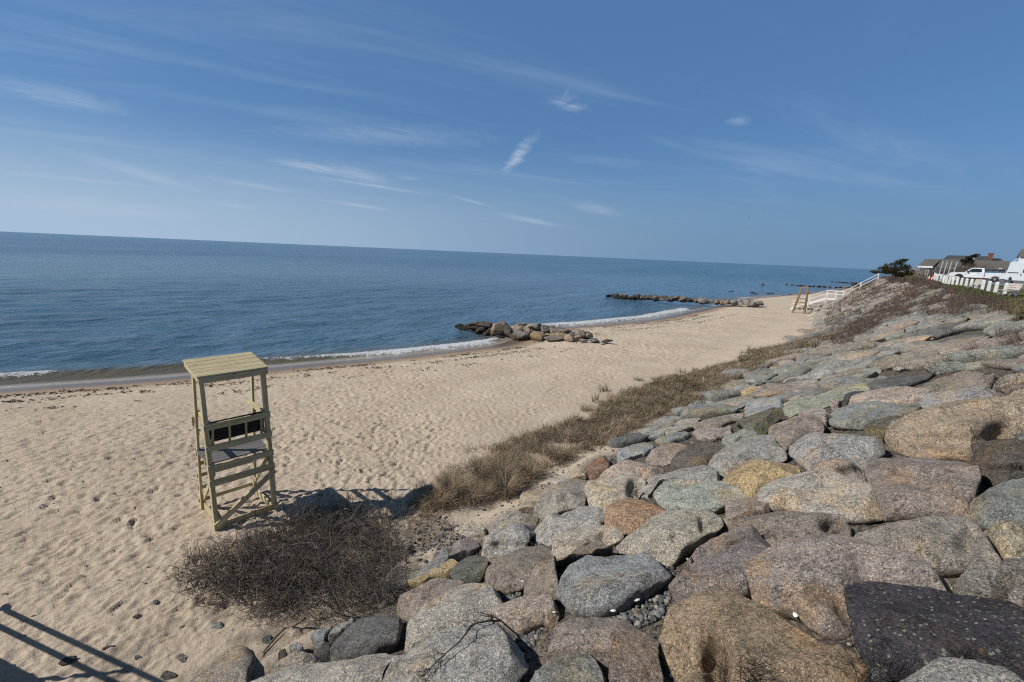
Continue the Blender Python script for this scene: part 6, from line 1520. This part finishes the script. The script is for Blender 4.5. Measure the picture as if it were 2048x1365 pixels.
def leafy_tree(name, base, lab, trunk_pts, blobs, nleaf, lsz, pal, wts, cat="tree", trunk_r=.12):
    """trunk with limbs into each foliage cluster; crown of many small flakes"""
    o = empty(name, base); tag(o, lab, cat)
    m = MB(); m.tube(trunk_pts, trunk_r, 8, trunk_r * .5)
    top = Vector(trunk_pts[-1])
    for c, r in blobs:
        s = Vector(trunk_pts[-2]).lerp(top, random.random()); e = Vector(c); mid = s.lerp(e, .5) + Vector((0, 0, -.12 * (e - s).length))
        m.tube([s, mid, e], trunk_r * .4, 5, trunk_r * .1)
    m.build("trunk", MAT['bark'], o, None, 0, True)
    V, Fq, C, k = [], [], [], 0
    for c, r in blobs:
        n = int(nleaf * (r[0] * r[2]) / sum(q[0] * q[2] for _, q in blobs))
        p = RNG.normal(0, 1, (n, 3)); p /= np.linalg.norm(p, axis=1, keepdims=True); p *= RNG.random((n, 1)) ** .45; p = p * np.array(r) + np.array(c)
        cl = fbm(p * 2.2 / max(r), 2, 5); p = p[cl > -.22]; n = len(p)
        a1 = RNG.normal(0, 1, (n, 3)) + np.array([0, 0, .5]); a1 /= np.linalg.norm(a1, axis=1, keepdims=True); a2 = np.cross(a1, RNG.normal(0, 1, (n, 3))); a2 /= np.linalg.norm(a2, axis=1, keepdims=True)
        sz = RNG.uniform(.6, 1.4, n)[:, None] * lsz
        V.append(np.stack([p - a1 * sz, p + a2 * sz * .45, p + a1 * sz, p - a2 * sz * .45], 1).reshape(-1, 3)); b = np.arange(n) * 4 + k; Fq.append(np.stack([b, b + 1, b + 2, b + 3], -1)); k += 4 * n
        C.append(rep_tone(tone_mix(n, pal, wts), 4))
    link("crown", np_mesh("crown", np.vstack(V), np.vstack(Fq), False, {"tone": ('FLOAT_COLOR', np.vstack(C))}), MAT['leaf'], o)
    return o
CED = [(.055, .055, .022), (.035, .036, .016), (.10, .075, .035)]
R45 = Vector((.7071, -.7071, 0))      # to the right as seen from the viewpoint
def blobset(scale, lst): return [(tuple(R45 * (x * scale) + Vector((0, 0, z * scale)) + Vector((.7, .7, 0)) * (dy * scale)), (rx * scale, rx * .9 * scale, rz * scale)) for x, z, dy, rx, rz in lst]
cb = hit([1781], [563])[0]
leafy_tree("cedar_tree", cb, "wind shaped dark green cedar leaning over the top of the white stairs", [(0, 0, -.4), tuple(R45 * .05 + Vector((0, 0, .9))), tuple(R45 * .2 + Vector((0, 0, 1.5)))],
           blobset(.80, [(-2.0, 1.35, 0, .9, .28), (-1.2, 1.9, .3, 1.0, .35), (-.3, 2.4, 0, 1.0, .42), (.5, 2.9, .2, .9, .38), (1.1, 3.3, 0, .7, .22), (.3, 1.9, -.3, 1.1, .4), (1.4, 2.2, .3, .8, .5), (1.9, 1.5, 0, .7, .55), (-.6, 1.4, .3, .9, .35), (.8, 1.1, .4, .9, .5)]), 6500, .085, CED, [.5, .35, .15])
cb = hit([1712], [577])[0]
leafy_tree("juniper_bush", cb, "small dark green juniper behind the upper flight of the white stairs", [(0, 0, -.3), (0, 0, .5), (.1, 0, 1.0)],
           blobset(1.0, [(-.9, .9, 0, .7, .3), (0, 1.2, .2, .8, .4), (.7, .8, 0, .8, .4), (-.3, 1.7, 0, .5, .2), (1.2, 1.2, .2, .6, .3)]), 2600, .075, CED, [.5, .35, .15], "bush", .07)
pb = at_diag(1930, 557, 116); pb.z = 4.6
leafy_tree("pine_tree", pb, "dark wind bent pine standing above the leafless shrubs, its top swept to the right", [(0, 0, -.3), (0, 0, 2.1), tuple(R45 * .2 + Vector((0, 0, 3.6)))],
           blobset(.70, [(-.9, 5.1, 0, .8, .5), (-.1, 5.9, 0, .9, .45), (.6, 6.3, .2, .8, .35), (1.2, 6.7, 0, .7, .22), (.2, 5.0, .3, .9, .6), (.5, 4.2, 0, .9, .5), (-.4, 4.3, .3, .8, .4)]), 5200, .11, [(.035, .04, .022), (.022, .027, .017), (.06, .055, .03)], [.5, .35, .15])
jb = hit([2052], [652])[0]
leafy_tree("juniper_bush", jb, "brownish green bush at the right edge where the boulders meet the grass", [(0, 0, -.2), (0, 0, .3), (.05, 0, .55)], blobset(.5, [(0, .5, 0, .8, .6), (.9, .6, .3, .9, .6), (.4, 1.0, 0, .7, .4)]), 1800, .04, [(.06, .045, .02), (.04, .03, .015), (.10, .06, .03)], [.5, .3, .2], "bush", .05)

# ------------------------------------------------------------------ gravel, wrack, driftwood, branch, shells
bpy.context.view_layer.update(); DG = bpy.context.evaluated_depsgraph_get()
def surf(px, py, lift=0.0):
    d = Vector(rays(px, py)).normalized(); ok, loc, nrm, *_ = S.ray_cast(DG, Vector((0, 0, EYE)), d, distance=400)
    return (loc + nrm * lift, nrm) if ok else (Vector(hit([px], [py])[0]), Vector((0, 0, 1)))

def pebble_field(px_list, counts, sizes, tones, wts, seed):
    rg = np.random.default_rng(seed); shapes = [angular(5000 + i, 1.0, (1, .8, .6), 1, 5) for i in range(8)]
    Vs, Fs, Cs, k = [], [], [], 0
    for px, n in zip(px_list, counts):
        P = world_poly(px, -.05); q = sample_poly(P, n); s, t = st_of(q[:, 0], q[:, 1])
        soil_ = sstep(.9, -.1, t - TOE(s)); z = ground_z(s, t) - .16 * sstep(.3, .9, TOE(s) - t) + .01
        for i in range(n):
            V, Fc = shapes[rg.integers(8)]; r = rg.uniform(*sizes) * rg.choice([.6, .8, 1, 1.5]); a = rg.uniform(0, 6.28); c, s_ = math.cos(a), math.sin(a)
            Vr = np.stack([V[:, 0] * c - V[:, 1] * s_, V[:, 0] * s_ + V[:, 1] * c, V[:, 2]], -1) * r + np.array([q[i, 0], q[i, 1], z[i]])
            Vs.append(Vr); Fs.append(Fc + k); k += len(V); col = np.array(tones[rg.choice(len(tones), p=wts)]) * rg.uniform(.7, 1.3); Cs.append(np.tile(np.append(col, 1), (len(V), 1)))
    return np.vstack(Vs), np.vstack(Fs), np.vstack(Cs)
gz = [[(1200, 1235), (1160, 1212), (1230, 1170), (1300, 1130), (1345, 1110), (1350, 1160), (1330, 1215), (1290, 1240)], [(1040, 1235), (1100, 1215), (1080, 1260), (1050, 1290), (1030, 1260)], [(815, 1105), (835, 1040), (900, 1035), (960, 1060), (900, 1110), (850, 1130)],
      [(990, 1180), (1045, 1165), (1040, 1185), (1000, 1190)], [(1050, 1075), (1100, 1068), (1100, 1085), (1060, 1095)], [(1165, 930), (1225, 905), (1240, 940), (1180, 950)], [(1240, 800), (1300, 780), (1330, 800), (1280, 830)], [(1260, 1055), (1245, 1070), (1235, 1090), (1225, 1075)], [(800, 1350), (950, 1000), (1400, 800), (1600, 720), (1700, 700), (1900, 900), (1990, 1300), (1400, 1360)]]
V, Fq, C = pebble_field(gz, [900, 320, 420, 120, 120, 200, 180, 90, 2600], (.018, .045), [(.12, .125, .13), (.07, .072, .075), (.22, .20, .17), (.16, .11, .08)], [.42, .3, .2, .08], 3)
tag(link("gravel", np_mesh("gravel", V, Fq, False, {"tone": ('FLOAT_COLOR', C)}), mat_attrcol("gravel_stone", .9, .2)), kind='stuff')

# wrack: dry seaweed scraps in broken lines along the beach
n = 5200; s = RNG.uniform(-14, 62, n); dd = RNG.choice([2.9, 4.1, 5.8], n, p=[.5, .3, .2]) + .35 * fbm2(s, np.zeros(n), .35, 3, 17) + RNG.normal(0, .22, n)
t = SHORE(s) - dd / .93; kp = (fbm2(s, dd, .8, 3, 19) + .06 > 0) ; s, t, dd = s[kp], t[kp], dd[kp]; n = len(s)
x, y = xy(s, t); c3 = np.stack([x, y, beach_z(s, t) + .025], -1); a = RNG.normal(.2, .7, n) + math.radians(50); L = RNG.uniform(.03, .13, n)[:, None]; d = np.stack([np.cos(a), np.sin(a), RNG.normal(0, .15, n)], -1)
sd = np.stack([-np.sin(a), np.cos(a), np.zeros(n)], -1) * RNG.uniform(.012, .04, n)[:, None]; up = np.array([0, 0, .03])
V = np.stack([c3 - d * L, c3 + sd + up, c3 + d * L, c3 - sd + up * .3], 1).reshape(-1, 3); b = np.arange(n) * 4
tag(link("seaweed_wrack", np_mesh("seaweed_wrack", V, np.concatenate([np.stack([b, b + 1, b + 2], -1), np.stack([b, b + 2, b + 3], -1)]), False, {"tone": ('FLOAT_COLOR', rep_tone(tone_mix(n, [(.05, .038, .024), (.03, .024, .016), (.10, .07, .04)], [.5, .35, .15]), 4))}), MAT['weed']), kind='stuff')
n = 1500; s = RNG.uniform(-8, 40, n); t = RNG.uniform(7.6, 26, n); kp = (t < SHORE(s) - 2.5) & (t > TOE(s) + .8); s, t = s[kp], t[kp]; n = len(s); x, y = xy(s, t)
c3 = np.stack([x, y, beach_z(s, t) + .03], -1); a = RNG.uniform(0, 6.28, n); L = RNG.uniform(.015, .06, n)[:, None]; d = np.stack([np.cos(a), np.sin(a), RNG.normal(0, .2, n)], -1); sd = np.stack([-np.sin(a), np.cos(a), np.zeros(n)], -1) * RNG.uniform(.006, .02, n)[:, None]
V = np.stack([c3 - d * L, c3 + sd, c3 + d * L, c3 - sd + [0, 0, .012]], 1).reshape(-1, 3); b = np.arange(n) * 4
tag(link("beach_litter", np_mesh("beach_litter", V, np.stack([b, b + 1, b + 2, b + 3], -1), False, {"tone": ('FLOAT_COLOR', rep_tone(tone_mix(n, [(.06, .045, .03), (.12, .085, .05), (.30, .25, .19)], [.5, .35, .15]), 4))}), MAT['weed']), kind='stuff')

def stick(name, px_pts, lifts, r, lab, cat, mat, twigs=0, tl=.15, r1=None, seed=0, flop=.3):
    rg = random.Random(seed); pts = []
    for (x, y), l in zip(px_pts, lifts):
        p, n_ = surf(x, y, 0); pts.append(p + Vector((0, 0, l)))
    org = pts[0].copy(); m = MB(); P = [p - org for p in pts]
    m.tube(P, r, 7, r1 or r * .35)
    for k in range(twigs):
        f = rg.uniform(.15, 1.0) * (len(P) - 1); i = min(int(f), len(P) - 2); s0 = P[i].lerp(P[i + 1], f - i); dv = (P[i + 1] - P[i]).normalized()
        dv = (dv * .7 + Vector((rg.uniform(-1, 1), rg.uniform(-1, 1), rg.uniform(-.1, .8))) * .8).normalized(); L = tl * rg.uniform(.5, 1.3); q = [s0]
        for j in range(3): dv = (dv + Vector((rg.gauss(0, .25), rg.gauss(0, .25), rg.gauss(0, .15)))).normalized(); q.append(q[-1] + dv * L / 3)
        m.tube(q, r * .38, 5, r * .12)
        if rg.random() < .6:
            dv2 = (dv + Vector((rg.gauss(0, .6), rg.gauss(0, .6), .2))).normalized(); m.tube([q[1], q[1] + dv2 * L * .4], r * .25, 4, r * .1)
    return tag(m.build(name, mat, None, org, 0, True), lab, cat)
DB = mat_plain("dark_dead_wood", (.045, .034, .028), .9, .3, 30, .15)
stick("dead_branch", [(1002, 1246), (978, 1251), (955, 1258), (940, 1268), (933, 1284), (920, 1300), (900, 1316), (880, 1330), (862, 1346), (842, 1362)], [.03, .06, .08, .10, .12, .11, .10, .08, .06, .05], .011, "bare dark branch with twigs lying across the huge pale boulder", "branch", DB, 34, .16, .004, 4)
stick("dead_branch", [(1002, 1246), (985, 1240), (968, 1236), (950, 1232)], [.03, .05, .06, .05], .008, "short thorny spray of dark twigs at the thick end of the bare branch", "branch", DB, 16, .08, .004, 5)
stick("driftwood", [(610, 1240), (588, 1256), (570, 1262), (552, 1280), (532, 1302), (526, 1308)], [.03, .04, .05, .05, .03, .02], .022, "crooked brown driftwood stick on the sand at the lower edge of the thicket", "driftwood", MAT['drift'], 3, .12, .012, 6)
stick("driftwood", [(375, 1168), (392, 1160), (410, 1152), (430, 1146)], [.03, .03, .03, .03], .022, "short piece of driftwood at the left end of the thicket", "driftwood", MAT['drift'], 0, .1, .015, 7)
for i, (px, py, lab) in enumerate([(1452, 1358, "dark upright twigs at the hollow of the huge tan and orange boulder"), (1505, 1355, "spray of fine bare twigs on the bottom edge, right of the hollow"), (1735, 1362, "crossed dry stalks beside the small blue grey stone under the black slab")]):
    p, n_ = surf(px, py); root = np.tile(np.array(p), (46, 1)) + RNG.normal(0, .05, (46, 3)) * [1, 1, 0]
    Pt, rad = twig_cloud(root, 46, RNG.uniform(.15, .42, 46), RNG.uniform(.0016, .0036, 46), (.2, 1.3), .2, 6); V, Fq = strands(Pt, rad)
    tag(link("bare_twigs", np_mesh("bare_twigs", V - np.array(p), Fq, False, {"tone": ('FLOAT_COLOR', rep_tone(tone_mix(46, [(.05, .04, .035), (.09, .07, .06)], [.7, .3]), 18))}), MAT['twig'], None, p), lab, "twigs", "bare twigs among the boulders")
for i, (px, py, w, lab) in enumerate([(1272, 1199, 15, "biggest white clam shell on the gravel below the flat blue grey wedge"), (1226, 1221, 11, "pinkish white shell fragment at the left end of the gravel patch"), (1312, 1190, 7, "small white shell under the dark edge of the blue grey wedge"), (1108, 1225, 7, "white shell bit between the pinkish block and the dark gap"),
                                      (1592, 1229, 13, "white shell wedged between two broad granite boulders"), (1045, 1163, 6, "white shell chip beside the brown rounded boulder")]):
    p, n_ = surf(px, py, .004); r = w * (p - Vector((0, 0, EYE))).length / F / 2 * .8
    m = MB().lathe([(r, 0), (r * .93, r * .14), (r * .7, r * .30), (r * .35, r * .42), (r * .05, r * .46)], 14).build("sea_shell", MAT['shell'], None, p, random.random() * 6, True); m.scale = (1.15, .75, .9)
    m.rotation_euler = (random.uniform(-.2, .2), random.uniform(-.2, .2), random.random() * 6); tag(m, lab, "shell", "white shells among the boulders")
S.cycles.use_denoising = False
S.cycles.max_bounces = 6; S.cycles.diffuse_bounces = 3; S.cycles.glossy_bounces = 3; S.cycles.transmission_bounces = 2
S.cycles.sample_clamp_indirect = 4.0
S.cycles.filter_width = 1.2
S.cycles.sample_clamp_direct = 6.0
